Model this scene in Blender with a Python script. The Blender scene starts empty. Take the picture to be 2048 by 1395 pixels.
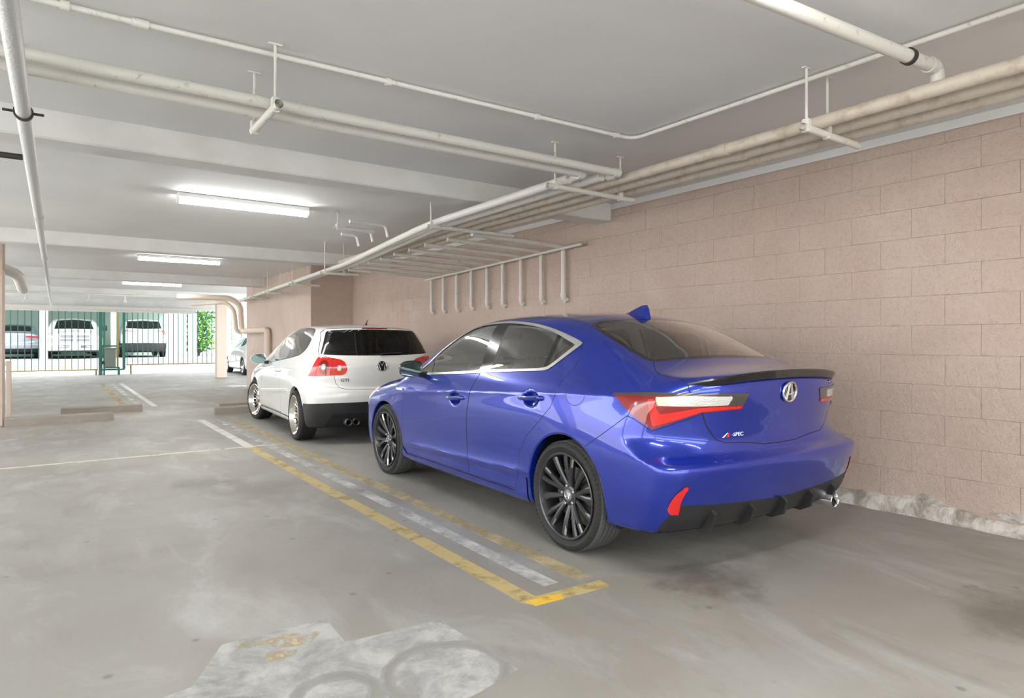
import bpy, bmesh, math, random
import numpy as np
from mathutils import Vector, Matrix

random.seed(7)
R = math.radians
SC = bpy.context.scene
COL = SC.collection

# ------------------------------------------------------------------ camera
cam_data = bpy.data.cameras.new('camera')
cam = bpy.data.objects.new('camera', cam_data)
COL.objects.link(cam)
cam.location = (0, 0, 1.245)
cam.rotation_euler = (R(90), 0, R(-35.23))
cam_data.sensor_width = 36
cam_data.lens = 36 * 1290 / 2048
cam_data.shift_y = -16.5 / 2048
cam_data.clip_start = .02
cam_data.clip_end = 300
SC.camera = cam

# ------------------------------------------------------------------ sky, sun, exposure
SKY_STRENGTH = 3.4
SUN_STRENGTH = 4.5
TUBE_STRENGTH = 35.0
world = bpy.data.worlds.new('sky')
SC.world = world
world.use_nodes = True
_n = world.node_tree.nodes
_n['Background'].inputs[0].default_value = (.93, .965, 1.0, 1)
_n['Background'].inputs[1].default_value = SKY_STRENGTH
sun_data = bpy.data.lights.new('sun', 'SUN')
sun_data.energy = SUN_STRENGTH
sun_data.angle = R(1.0)
sun_data.color = (1, .96, .9)
sun = bpy.data.objects.new('sun', sun_data)
COL.objects.link(sun)
sun.location = (0, 30, 20)
sun.rotation_euler = Vector((-.52, .26, -.81)).to_track_quat('-Z', 'Y').to_euler()
SC.view_settings.view_transform = 'Standard'
SC.view_settings.look = 'None'
SC.view_settings.exposure = 0.92
SC.view_settings.gamma = 1
SC.view_settings.use_curve_mapping = False
SC.cycles.use_denoising = True
SC.cycles.max_bounces = 10
SC.cycles.diffuse_bounces = 6
SC.cycles.glossy_bounces = 5
SC.cycles.transmission_bounces = 6
SC.cycles.transparent_max_bounces = 16
SC.cycles.caustics_reflective = False
SC.cycles.caustics_refractive = False
SC.cycles.sample_clamp_indirect = 8

# ------------------------------------------------------------------ materials
MATS = {}
def mat(name, col, rough=.5, metal=0, coat=0, spec=.5, emit=None, bump=0, bscale=40, var=0, vscale=3,
        coat_rough=.03, detail=4):
    m = bpy.data.materials.new(name)
    m.use_nodes = True
    nt = m.node_tree
    b = nt.nodes['Principled BSDF']
    b.inputs['Base Color'].default_value = (*col, 1)
    b.inputs['Roughness'].default_value = rough
    b.inputs['Metallic'].default_value = metal
    b.inputs['Coat Weight'].default_value = coat
    b.inputs['Coat Roughness'].default_value = coat_rough
    b.inputs['Specular IOR Level'].default_value = spec
    if emit:
        b.inputs['Emission Color'].default_value = (*emit[0], 1)
        b.inputs['Emission Strength'].default_value = emit[1]
    tc = None
    if bump or var:
        tc = nt.nodes.new('ShaderNodeTexCoord')
    if bump:
        nz = nt.nodes.new('ShaderNodeTexNoise')
        nz.inputs['Scale'].default_value = bscale
        nz.inputs['Detail'].default_value = detail
        nt.links.new(tc.outputs['Object'], nz.inputs['Vector'])
        bp = nt.nodes.new('ShaderNodeBump')
        bp.inputs['Strength'].default_value = bump
        bp.inputs['Distance'].default_value = .01
        nt.links.new(nz.outputs['Fac'], bp.inputs['Height'])
        nt.links.new(bp.outputs['Normal'], b.inputs['Normal'])
    if var:
        nz = nt.nodes.new('ShaderNodeTexNoise')
        nz.inputs['Scale'].default_value = vscale
        nz.inputs['Detail'].default_value = 5
        nt.links.new(tc.outputs['Object'], nz.inputs['Vector'])
        mx = nt.nodes.new('ShaderNodeMix'); mx.data_type = 'RGBA'
        mx.inputs[6].default_value = (*[c * (1 - var) for c in col], 1)
        mx.inputs[7].default_value = (*[min(1, c * (1 + var)) for c in col], 1)
        nt.links.new(nz.outputs['Fac'], mx.inputs[0])
        nt.links.new(mx.outputs[2], b.inputs['Base Color'])
    MATS[name] = m
    return m

def glass_mat(name, tint, gloss=(1, 1, 1), refl=1.0):
    """thin window glass: tinted see-through plus a mirror layer by Fresnel"""
    m = bpy.data.materials.new(name)
    m.use_nodes = True
    nt = m.node_tree
    nt.nodes.remove(nt.nodes['Principled BSDF'])
    out = nt.nodes['Material Output']
    tr = nt.nodes.new('ShaderNodeBsdfTransparent'); tr.inputs[0].default_value = (*tint, 1)
    gl = nt.nodes.new('ShaderNodeBsdfGlossy'); gl.inputs[0].default_value = (*gloss, 1); gl.inputs[1].default_value = .01
    fr = nt.nodes.new('ShaderNodeFresnel'); fr.inputs[0].default_value = 1.5
    mu = nt.nodes.new('ShaderNodeMath'); mu.operation = 'MULTIPLY'; mu.inputs[1].default_value = refl
    mu.use_clamp = True
    mx = nt.nodes.new('ShaderNodeMixShader')
    nt.links.new(fr.outputs[0], mu.inputs[0]); nt.links.new(mu.outputs[0], mx.inputs[0])
    nt.links.new(tr.outputs[0], mx.inputs[1]); nt.links.new(gl.outputs[0], mx.inputs[2])
    nt.links.new(mx.outputs[0], out.inputs[0])
    MATS[name] = m
    return m

# ------------------------------------------------------------------ object helpers
def tag(o, label=None, cat=None, group=None, kind=None):
    if label: o['label'] = label
    if cat: o['category'] = cat
    if group: o['group'] = group
    if kind: o['kind'] = kind
    return o

def empty(name, loc=(0, 0, 0), rz=0, parent=None):
    o = bpy.data.objects.new(name, None)
    o.empty_display_size = .2
    COL.objects.link(o)
    o.location = loc
    o.rotation_euler = (0, 0, rz)
    if parent: o.parent = parent
    return o

class MB:
    """collects shapes, then links them as one mesh object"""
    def __init__(s):
        s.v = []; s.f = []
    def add(s, vs, fs):
        n = len(s.v)
        s.v += [tuple(v) for v in vs]
        s.f += [tuple(i + n for i in f) for f in fs]
        return s
    def box(s, x0, x1, y0, y1, z0, z1):
        return s.add([(x0, y0, z0), (x1, y0, z0), (x1, y1, z0), (x0, y1, z0), (x0, y0, z1), (x1, y0, z1), (x1, y1, z1), (x0, y1, z1)],
                     [(0, 3, 2, 1), (4, 5, 6, 7), (0, 1, 5, 4), (1, 2, 6, 5), (2, 3, 7, 6), (3, 0, 4, 7)])
    def bevbox(s, x0, x1, y0, y1, z0, z1, b=.01, seg=2):
        bm = bmesh.new()
        bmesh.ops.create_cube(bm, size=1)
        for v in bm.verts:
            v.co = ((x0 + x1) / 2 + v.co.x * (x1 - x0), (y0 + y1) / 2 + v.co.y * (y1 - y0), (z0 + z1) / 2 + v.co.z * (z1 - z0))
        bmesh.ops.bevel(bm, geom=bm.edges[:], offset=b, segments=seg, profile=.5, affect='EDGES')
        s.addbm(bm)
        return s
    def addbm(s, bm, M=None):
        bm.verts.ensure_lookup_table()
        for i, v in enumerate(bm.verts): v.index = i
        s.add([(M @ v.co) if M else v.co[:] for v in bm.verts], [[v.index for v in f.verts] for f in bm.faces])
        bm.free()
        return s
    def tube(s, path, r, seg=10, caps=True, closed=False):
        """round bar along a path of points; r may be a list"""
        P = [Vector(p) for p in path]
        n = len(P)
        rs = r if isinstance(r, (list, tuple)) else [r] * n
        prev = None
        rings = []
        for i in range(n):
            if closed: t = (P[(i + 1) % n] - P[i - 1])
            else: t = P[min(i + 1, n - 1)] - P[max(i - 1, 0)]
            t.normalize()
            if prev is None:
                a = Vector((0, 0, 1)) if abs(t.z) < .9 else Vector((1, 0, 0))
                u = t.cross(a).normalized()
            else:
                u = (prev - t * prev.dot(t)).normalized()
            prev = u
            w = t.cross(u)
            rings.append([P[i] + (u * math.cos(2 * math.pi * k / seg) + w * math.sin(2 * math.pi * k / seg)) * rs[i] for k in range(seg)])
        vs = [v for rg in rings for v in rg]
        fs = []
        m = n if closed else n - 1
        for i in range(m):
            j = (i + 1) % n
            for k in range(seg):
                k2 = (k + 1) % seg
                fs.append((i * seg + k, i * seg + k2, j * seg + k2, j * seg + k))
        if caps and not closed:
            fs.append(tuple(range(seg))[::-1])
            fs.append(tuple((n - 1) * seg + k for k in range(seg)))
        return s.add(vs, fs)
    def lathe(s, prof, seg=48, axis='x', cx=0, cy=0, cz=0, close=False):
        """profile of (along axis, radius) pairs turned about the axis"""
        n = len(prof)
        vs = []
        for k in range(seg):
            a = 2 * math.pi * k / seg
            for (t, r) in prof:
                c_, s_ = math.cos(a) * r, math.sin(a) * r
                if axis == 'x': vs.append((cx + t, cy + c_, cz + s_))
                elif axis == 'y': vs.append((cx + s_, cy + t, cz + c_))
                else: vs.append((cx + c_, cy + s_, cz + t))
        fs = []
        m = n if close else n - 1
        for k in range(seg):
            k2 = (k + 1) % seg
            for i in range(m):
                j = (i + 1) % n
                fs.append((k * n + i, k * n + j, k2 * n + j, k2 * n + i))
        return s.add(vs, fs)
    def prism(s, poly, lo, hi, axis='z'):
        """polygon extruded along an axis; poly in the two other axes (x,y | x,z | y,z)"""
        n = len(poly)
        def p(a, b, t):
            return (a, b, t) if axis == 'z' else ((a, t, b) if axis == 'y' else (t, a, b))
        vs = [p(a, b, lo) for a, b in poly] + [p(a, b, hi) for a, b in poly]
        fs = [tuple(range(n))[::-1], tuple(range(n, 2 * n))]
        for i in range(n):
            j = (i + 1) % n
            fs.append((i, j, n + j, n + i))
        return s.add(vs, fs)
    def mesh(s, name, smooth=True, angle=35):
        me = bpy.data.meshes.new(name)
        me.from_pydata(s.v, [], s.f)
        bm = bmesh.new(); bm.from_mesh(me)
        bmesh.ops.recalc_face_normals(bm, faces=bm.faces[:])
        bm.to_mesh(me); bm.free()
        if smooth:
            me.polygons.foreach_set('use_smooth', [True] * len(me.polygons))
            me.set_sharp_from_angle(angle=R(angle))
        return me
    def build(s, name, m, parent=None, smooth=True, angle=35):
        me = s.mesh(name, smooth, angle)
        me.materials.append(m)
        return link(name, me, parent)

def link(name, me, parent=None):
    o = bpy.data.objects.new(name, me)
    COL.objects.link(o)
    if parent: o.parent = parent
    return o

def arc_path(pts, rad, n=5):
    """polyline with rounded corners"""
    P = [Vector(p) for p in pts]
    out = [P[0]]
    for i in range(1, len(P) - 1):
        a, b, c_ = P[i - 1], P[i], P[i + 1]
        d1 = (a - b); d2 = (c_ - b)
        r = min(rad, d1.length * .49, d2.length * .49)
        p1 = b + d1.normalized() * r; p2 = b + d2.normalized() * r
        for k in range(n + 1):
            t = k / n
            out.append(p1 * (1 - t) ** 2 + b * 2 * t * (1 - t) + p2 * t * t)
    out.append(P[-1])
    return out

def copy_tree(o, parent=None):
    c_ = o.copy()
    COL.objects.link(c_)
    c_.parent = parent
    for ch in list(o.children):
        copy_tree(ch, c_)
    return c_

def text_mesh(s, size, depth=.002, font_scale_x=1.0, bold=0.0):
    """lettering as a mesh in its own xy-plane, centred"""
    cu = bpy.data.curves.new('lettering', 'FONT')
    cu.body = s; cu.size = size; cu.extrude = depth; cu.align_x = 'CENTER'; cu.align_y = 'CENTER'
    cu.offset = bold
    ob = bpy.data.objects.new('lettering', cu)
    COL.objects.link(ob)
    dg = bpy.context.evaluated_depsgraph_get()
    me = bpy.data.meshes.new_from_object(ob.evaluated_get(dg))
    bpy.data.objects.remove(ob); bpy.data.curves.remove(cu)
    if font_scale_x != 1:
        for v in me.vertices: v.co.x *= font_scale_x
    me.materials.clear()
    return me
# ------------------------------------------------------------------ car bodies: smooth surface, cut into panels
def _pchip(xs, ys, x):
    xs = np.asarray(xs, float); ys = np.asarray(ys, float)
    h = np.diff(xs); d = np.diff(ys) / h
    m = np.zeros_like(ys)
    m[0], m[-1] = d[0], d[-1]
    for i in range(1, len(xs) - 1):
        if d[i - 1] * d[i] > 0:
            w1, w2 = 2 * h[i] + h[i - 1], h[i] + 2 * h[i - 1]
            m[i] = (w1 + w2) / (w1 / d[i - 1] + w2 / d[i])
    x = np.clip(x, xs[0], xs[-1])
    i = np.clip(np.searchsorted(xs, x) - 1, 0, len(xs) - 2)
    t = (x - xs[i]) / h[i]
    return ((1 + 2 * t) * (1 - t) ** 2 * ys[i] + t * (1 - t) ** 2 * h[i] * m[i]
            + t * t * (3 - 2 * t) * ys[i + 1] + t * t * (t - 1) * h[i] * m[i + 1])

def _blur(a, n, axis=0):
    if n < 1: return a
    k = np.exp(-.5 * (np.arange(-3 * n, 3 * n + 1) / n) ** 2); k /= k.sum()
    p = [(0, 0)] * a.ndim; p[axis] = (3 * n, 3 * n)
    b = np.pad(a, p, mode='edge')
    return np.apply_along_axis(lambda v: np.convolve(v, k, 'valid'), axis, b)

def _bs(t):
    return ((1 - t) ** 3 / 6, (3 * t ** 3 - 6 * t ** 2 + 4) / 6, (-3 * t ** 3 + 3 * t ** 2 + 3 * t + 1) / 6, t ** 3 / 6)

class Grid1:
    def __init__(s, pts, dx=.01, blur=2):
        xs, ys = zip(*sorted(pts))
        s.x0 = xs[0] - .1; s.dx = dx
        n = int((xs[-1] - xs[0] + .2) / dx) + 2
        s.a = _blur(_pchip(xs, ys, s.x0 + np.arange(n) * dx), blur)
    def __call__(s, x):
        q = np.clip((x - s.x0) / s.dx, 1, len(s.a) - 3.001)
        i = q.astype(int); w = _bs(q - i)
        return sum(w[k] * s.a[i - 1 + k] for k in range(4))

class Grid2:
    def __init__(s, us, vs, tab, du=.01, blur=(4, 2)):
        tab = np.asarray(tab, float)          # rows follow vs, columns us
        s.u0 = us[0] - .05; s.v0 = vs[0] - .05; s.d = du
        U = s.u0 + np.arange(int((us[-1] - us[0] + .1) / du) + 2) * du
        V = s.v0 + np.arange(int((vs[-1] - vs[0] + .1) / du) + 2) * du
        a = np.array([_pchip(us, r, U) for r in tab])
        a = np.array([_pchip(vs, a[:, j], V) for j in range(a.shape[1])]).T
        s.U, s.V = U, V
        s.a = _blur(_blur(a, blur[0], 1), blur[1], 0)
    def __call__(s, u, v):
        n, m = s.a.shape
        qu = np.clip((u - s.u0) / s.d, 1, m - 3.001); qv = np.clip((v - s.v0) / s.d, 1, n - 3.001)
        i = qu.astype(int); j = qv.astype(int)
        wu = _bs(qu - i); wv = _bs(qv - j)
        r = 0
        for b in range(4):
            row = s.a[j - 1 + b]if False else None
            r = r + wv[b] * sum(wu[k] * s.a[j - 1 + b, i - 1 + k] for k in range(4))
        return r

def smax(a, b, k):
    h = np.maximum(k - np.abs(a - b), 0) / k
    return np.maximum(a, b) + h * h * k * .25

class Body:
    """implicit car body; x to the right, y forward from the rear axle, z up; negative inside"""
    def __init__(s, sp):
        s.sp = sp
        s.W = Grid2(sp['ys'], sp['zs'], sp['W'], blur=sp.get('wblur', (5, 2)))
        if 'ridge' in sp:
            Y, Z = np.meshgrid(s.W.U, s.W.V)
            for (pts, amp, wid_up, wid_dn) in sp['ridge']:
                ry, rz, ra = zip(*sorted(pts))
                d = Z - np.interp(Y, ry, rz)
                A = np.interp(Y, ry, ra, left=0, right=0) * amp
                s.W.a = s.W.a + A * np.where(d > 0, np.exp(-(d / wid_up) ** 1.0), np.exp(d / wid_dn))
            for (y, z, ry, rz, dep) in sp.get('dent', []):
                q = ((Y - y) / ry) ** 2 + ((Z - z) / rz) ** 2
                s.W.a = s.W.a - dep * np.clip(1 - q, 0, 1) ** .8
            s.W.a = _blur(_blur(s.W.a, .8, 1), .8, 0) if False else s.W.a
        s.T = Grid1(sp['T'], blur=sp.get('tblur', 3)); s.C = Grid1(sp['crown'], blur=5)
        s.Rr = Grid1(sp['R'], dx=.005, blur=sp.get('rblur', 1)); s.Fr = Grid1(sp['F'], blur=2)
        s.Bt = Grid1(sp['B'], blur=2)
        s.b2 = Grid1([(z, a) for z, a, b in sp['bowR']], blur=2); s.b4 = Grid1([(z, b) for z, a, b in sp['bowR']], blur=2)
    def f(s, p):
        sp = s.sp
        x = np.abs(p[:, 0]); y = p[:, 1]; z = p[:, 2]
        fs = x - s.W(y, z)
        ft = z - (s.T(y) - s.C(y) * (x / .6) ** 2)
        fr = (s.Rr(z) + s.b2(z) * x ** 2 + s.b4(z) * x ** 4) - y
        c2, c4 = sp['bowF']
        ff = y - (s.Fr(z) - c2 * x ** 2 - c4 * x ** 4)
        fb = s.Bt(y) - z
        o = smax(fs, ft * .9, sp['kst'])
        o = smax(o, fr * .95, sp['ksr'])
        o = smax(o, ff * .9, .12)
        return smax(o, fb, .03)
    def normal(s, p, e=2e-3):
        g = np.empty_like(p)
        for k in range(3):
            d = np.zeros(3); d[k] = e
            g[:, k] = s.f(p + d) - s.f(p - d)
        return g / np.maximum(np.linalg.norm(g, axis=1, keepdims=True), 1e-9)
    def shoot(s, o, d, hi=4.0, it=30):
        lo = np.zeros(len(o)); hi = np.full(len(o), hi)
        for _ in range(it):
            m = (lo + hi) / 2
            ins = s.f(o + d * m[:, None]) < 0
            lo = np.where(ins, m, lo); hi = np.where(ins, hi, m)
        return o + d * ((lo + hi) / 2)[:, None]
    def trace(s, o, d, far=40., step=.02):
        """first hit of outside rays with the surface (for laying outlines on it)"""
        t = np.zeros(len(o)); done = np.zeros(len(o), bool)
        for _ in range(3000):
            q = s.f(o + d * t[:, None])
            done |= q < .0005
            t = np.where(done, t, t + np.clip(q * .5, .0008, .3))
            if done.all() or (t > far).all(): break
        return o + d * t[:, None], done
    def grid(s, step):
        """half body (x >= 0) as vertices and triangles"""
        y0, y1, zc = s.sp['axis']
        nb = int((y1 - y0) / step); nf = int(1.15 / step); nv = int(2.7 / step)
        al = np.concatenate([np.linspace(-math.pi / 2, 0, nf, endpoint=False), np.zeros(nb), np.linspace(0, math.pi / 2, nf)])
        oy = np.concatenate([np.full(nf, y0), np.linspace(y0, y1, nb, endpoint=False), np.full(nf, y1)])
        t = np.linspace(0, 1, nv)
        ph = math.pi * t
        A, PH = np.meshgrid(al, ph, indexing='ij'); OY = np.repeat(oy[:, None], nv, 1)
        ca = np.cos(A)
        d = np.stack([ca * np.sin(PH), np.sin(A), -ca * np.cos(PH)], -1).reshape(-1, 3)
        o = np.stack([0 * OY, OY, 0 * OY + zc], -1).reshape(-1, 3)
        P = s.shoot(o, d)
        P[np.abs(P[:, 0]) < 1e-6, 0] = 0
        nu = len(al)
        I = np.arange(nu * nv).reshape(nu, nv)
        a, b, c_, e = I[:-1, :-1].ravel(), I[1:, :-1].ravel(), I[1:, 1:].ravel(), I[:-1, 1:].ravel()
        F = np.concatenate([np.stack([a, b, c_], 1), np.stack([a, c_, e], 1)])
        pa, pb, pc = P[F[:, 0]], P[F[:, 1]], P[F[:, 2]]
        ar = np.linalg.norm(np.cross(pb - pa, pc - pa), axis=1)
        F = F[ar > 1e-9]
        # outward winding
        pa, pb, pc = P[F[:, 0]], P[F[:, 1]], P[F[:, 2]]
        n = np.cross(pb - pa, pc - pa)
        out = (pa + pb + pc) / 3 - np.array([0, 0, zc]); out[:, 1] -= np.clip(out[:, 1], y0, y1)
        flip = (n * out).sum(1) < 0
        F[flip] = F[flip][:, ::-1]
        return P, F

def smooth_poly(pts, n=6, closed=True):
    """Catmull-Rom through points; a point given twice in a row stays a corner"""
    P = [np.array(p, float) for p in pts]
    out = []
    m = len(P)
    for i in range(m if closed else m - 1):
        p1, p2 = P[i], P[(i + 1) % m]
        if np.allclose(p1, p2): continue
        p0 = P[i - 1] if (closed or i > 0) else p1
        p3 = P[(i + 2) % m] if (closed or i + 2 < m) else p2
        for k in range(n):
            t = k / n
            out.append(.5 * (2 * p1 + (p2 - p0) * t + (2 * p0 - 5 * p1 + 4 * p2 - p3) * t * t + (3 * p1 - p0 - 3 * p2 + p3) * t ** 3))
    if not closed: out.append(P[-1])
    return np.array(out)

def sdf_poly(poly, q):
    """signed distance of 2-D points to a polygon, negative inside"""
    poly = np.asarray(poly, float)
    d2 = np.full(len(q), 1e9); ins = np.zeros(len(q), bool)
    n = len(poly)
    for i in range(n):
        a, b = poly[i], poly[(i + 1) % n]
        e = b - a
        L = e @ e
        if L < 1e-12: continue
        w = q - a
        t = np.clip((w @ e) / L, 0, 1)
        r = w - t[:, None] * e
        d2 = np.minimum(d2, (r * r).sum(1))
        c1 = (a[1] > q[:, 1]) != (b[1] > q[:, 1])
        with np.errstate(divide='ignore', invalid='ignore'):
            xi = (b[0] - a[0]) * (q[:, 1] - a[1]) / (b[1] - a[1]) + a[0]
        ins ^= c1 & (q[:, 0] < xi)
    d = np.sqrt(d2)
    return np.where(ins, -d, d)

class Skin:
    """triangles of a body half with a panel name on each; cut along outlines"""
    def __init__(s, P, F):
        s.P, s.F = P, F
        s.L = np.zeros(len(F), int)
        s.names = ['body']
    def code(s, name):
        if name not in s.names: s.names.append(name)
        return s.names.index(name)
    def cut(s, field, allow):
        """split triangles along field = 0; allow: triangle mask"""
        d = field(s.P)
        d = np.where(np.abs(d) < 2e-5, 2e-5, d)
        sg = d > 0
        k = sg[s.F].sum(1)
        mix = (k > 0) & (k < 3) & allow
        if not mix.any(): return d
        T = s.F[mix]; S = sg[T]
        odd = np.where(k[mix][:, None] == 1, S, ~S)
        r = odd.argmax(1)
        idx = (r[:, None] + np.arange(3)) % 3
        T = np.take_along_axis(T, idx, 1)
        a, b, c_ = T.T
        E = np.concatenate([np.stack([a, b], 1), np.stack([a, c_], 1)])
        E.sort(axis=1)
        U, inv = np.unique(E, axis=0, return_inverse=True)
        inv = inv.ravel()
        t = d[U[:, 0]] / (d[U[:, 0]] - d[U[:, 1]])
        newP = s.P[U[:, 0]] * (1 - t[:, None]) + s.P[U[:, 1]] * t[:, None]
        base = len(s.P)
        e1 = base + inv[:len(T)]; e2 = base + inv[len(T):]
        NF = np.concatenate([np.stack([a, e1, e2], 1), np.stack([e1, b, c_], 1), np.stack([e1, c_, e2], 1)])
        NL = np.tile(s.L[mix], 3)
        s.P = np.concatenate([s.P, newP])
        s.F = np.concatenate([s.F[~mix], NF]); s.L = np.concatenate([s.L[~mix], NL])
        return None
    def region(s, name, coord, poly, where=None, only=None, gap=0, gapname='gap', field=None):
        """name the triangles inside an outline; coord maps points to outline coordinates"""
        if field is None:
            poly = np.asarray(poly, float)
            lo, hi = poly.min(0) - .08, poly.max(0) + .08
            def field(P):
                q = coord(P)
                d = np.full(len(P), 1.0)
                near = ((q > lo) & (q < hi)).all(1)
                if near.any(): d[near] = sdf_poly(poly, q[near])
                return d
        def mask():
            c_ = s.P[s.F].mean(1)
            m = np.ones(len(s.F), bool)
            if where is not None: m &= where(c_)
            if only is not None: m &= np.isin(s.L, [s.code(n) for n in only])
            return m
        s.cut(field, mask())
        if gap: s.cut(lambda P: field(P) + gap, mask())
        d = field(s.P[s.F].mean(1)); m = mask()
        s.L[m & (d < 0)] = s.code(name)
        if gap: s.L[m & (d < 0) & (d > -gap)] = s.code(gapname)
    def take(s, *names):
        return np.isin(s.L, [s.code(n) for n in names])

def big_piece(F):
    """keep the largest connected set of triangles"""
    n = F.max() + 1
    lab = np.arange(n)
    while True:
        m = lab[F].min(1)
        new = lab.copy()
        np.minimum.at(new, F.ravel(), np.repeat(m, 3))
        new = new[new]
        if (new == lab).all(): break
        lab = new
    r = lab[F[:, 0]]
    ids, cnt = np.unique(r, return_counts=True)
    return F[r == ids[cnt.argmax()]]

def skin_object(name, body, skin, mask, material, parent, sides='both', offset=0, flip=False, comp=False):
    """one mesh object from the named triangles; sides: both | left (x<0) | right"""
    F = skin.F[mask]
    u, inv = np.unique(F, return_inverse=True)
    P = skin.P[u]; F = inv.reshape(F.shape)
    N = body.normal(P)
    if offset: P = P + N * offset
    Vs, Fs, Ns = [], [], []
    n = 0
    for sd in ((1, -1) if sides == 'both' else ((1,) if sides == 'right' else (-1,))):
        M = np.array([sd, 1, 1])
        Vs.append(P * M); Ns.append(N * M)
        Fs.append((F if sd > 0 else F[:, ::-1]) + n); n += len(P)
    V = np.concatenate(Vs); Fc = np.concatenate(Fs); Nn = np.concatenate(Ns)
    if sides == 'both':                      # weld the halves along the centre line
        k = len(P)
        mp = np.arange(2 * k)
        mid_ = np.where(np.abs(P[:, 0]) < 1e-5)[0]
        mp[mid_ + k] = mid_
        Nn[mid_, 0] = 0; V[mid_, 0] = 0
        Fc = mp[Fc]
    if comp: Fc = big_piece(Fc)
    u2, inv2 = np.unique(Fc, return_inverse=True)
    V = V[u2]; Nn = Nn[u2]; Fc = inv2.reshape(Fc.shape)
    if flip: Fc = Fc[:, ::-1]; Nn = -Nn
    return np_object(name, V, Fc, Nn, material, parent)

def np_object(name, V, F, N, material, parent):
    me = bpy.data.meshes.new(name)
    me.vertices.add(len(V)); me.vertices.foreach_set('co', V.astype(np.float32).ravel())
    me.loops.add(len(F) * 3); me.loops.foreach_set('vertex_index', F.astype(np.int32).ravel())
    me.polygons.add(len(F)); me.polygons.foreach_set('loop_start', np.arange(0, len(F) * 3, 3, dtype=np.int32))
    me.polygons.foreach_set('loop_total', np.full(len(F), 3, np.int32))
    me.update(calc_edges=True)
    me.polygons.foreach_set('use_smooth', np.ones(len(F), bool))
    if N is not None: me.normals_split_custom_set_from_vertices(N.astype(np.float32))
    me.materials.append(material)
    return link(name, me, parent)

side = lambda P: P[:, [1, 2]]
def wrapc(P):
    """runs round the rear corner: from the centre of the tail outwards, then forward along the side"""
    return np.stack([np.abs(P[:, 0]) + P[:, 1], P[:, 2]], 1)
def lidc(P):
    """runs back over the deck and down the tail, against the half width"""
    return np.stack([np.abs(P[:, 0]), -P[:, 1] - P[:, 2]], 1)
planc = lambda P: np.stack([np.abs(P[:, 0]), P[:, 1]], 1)
SEDAN = dict(
    ys=[-.95, -.65, -.4, 0, .4, 1.0, 1.6, 2.2, 2.67, 3.1, 3.4, 3.65],
    zs=[.15, .22, .32, .45, .60, .75, .85, .95, 1.0, 1.05, 1.15, 1.25, 1.35, 1.48],
    W=[[.70, .76, .79, .79, .775, .775, .775, .78, .79, .77, .69, .55],
       [.82, .855, .862, .864, .858, .858, .858, .86, .862, .84, .76, .60],
       [.86, .882, .886, .888, .866, .862, .862, .868, .884, .862, .78, .63],
       [.875, .895, .898, .897, .876, .870, .870, .877, .893, .870, .79, .64],
       [.875, .893, .900, .899, .888, .884, .884, .887, .895, .870, .79, .64],
       [.84, .874, .889, .893, .892, .891, .889, .886, .885, .855, .77, .62],
       [.79, .848, .872, .882, .886, .886, .882, .876, .862, .82, .73, .58],
       [.76, .815, .845, .860, .862, .862, .857, .845, .82, .77, .68, .54],
       [.72, .775, .818, .834, .838, .838, .833, .82, .79, .74, .65, .5],
       [.66, .715, .775, .802, .808, .808, .802, .79, .76, .71, .62, .5],
       [.58, .635, .70, .745, .762, .768, .772, .770, .74, .66, .58, .5],
       [.50, .56, .63, .690, .715, .728, .735, .730, .70, .6, .55, .5],
       [.42, .48, .56, .630, .662, .678, .688, .680, .65, .55, .5, .5],
       [.34, .40, .48, .560, .598, .615, .630, .62, .60, .5, .5, .5]],
    T=[(-1.05, 1.05), (-.92, 1.075), (-.75, 1.083), (-.6, 1.095), (-.5, 1.122), (-.3, 1.215), (0, 1.348), (.17, 1.405), (.4, 1.443),
       (.75, 1.457), (1.1, 1.449), (1.4, 1.415), (1.7, 1.332), (2.0, 1.212), (2.3, 1.075), (2.45, 1.005), (2.6, .972),
       (2.9, .918), (3.2, .84), (3.4, .765), (3.65, .62)],
    crown=[(-1, .03), (-.6, .03), (-.2, .05), (.3, .045), (1.2, .045), (2, .06), (2.6, .05), (3.4, .05)],
    R=[(.12, -.66), (.20, -.73), (.26, -.80), (.33, -.845), (.39, -.865), (.5, -.900), (.595, -.920), (.612, -.917), (.648, -.856),
       (.66, -.848), (.70, -.848), (.80, -.862), (.93, -.893), (1.0, -.905), (1.06, -.915), (1.12, -.90), (1.5, -.8)],
    bowR=[(.1, .07, .13), (.6, .06, .10), (.74, .10, .33), (.9, .10, .36), (1.5, .10, .36)],
    F=[(.1, 3.38), (.2, 3.46), (.3, 3.52), (.45, 3.55), (.6, 3.545), (.7, 3.50), (.78, 3.40), (.9, 3.2), (1.5, 3.2)],
    bowF=(.12, .38),
    B=[(-1, .262), (-.5, .245), (-.3, .23), (.1, .185), (3, .185), (3.5, .2)],
    kst=.09, ksr=.10, axis=(-.38, 3.05, .62), rblur=0,
    ridge=[([(-.6, .955, .0), (-.35, .945, 1), (.3, .915, 1), (1.3, .86, 1), (2.2, .80, .6), (2.9, .74, 0)], .010, .05, .03),
           ([(.2, .40, 0), (.5, .392, 1), (1.13, .367, 1), (2.1, .345, 1), (2.35, .34, 0)], .016, .05, .02)],
    dent=[(1.315, .805, .085, .05, .026), (.33, .876, .085, .05, .026)],
)
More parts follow.
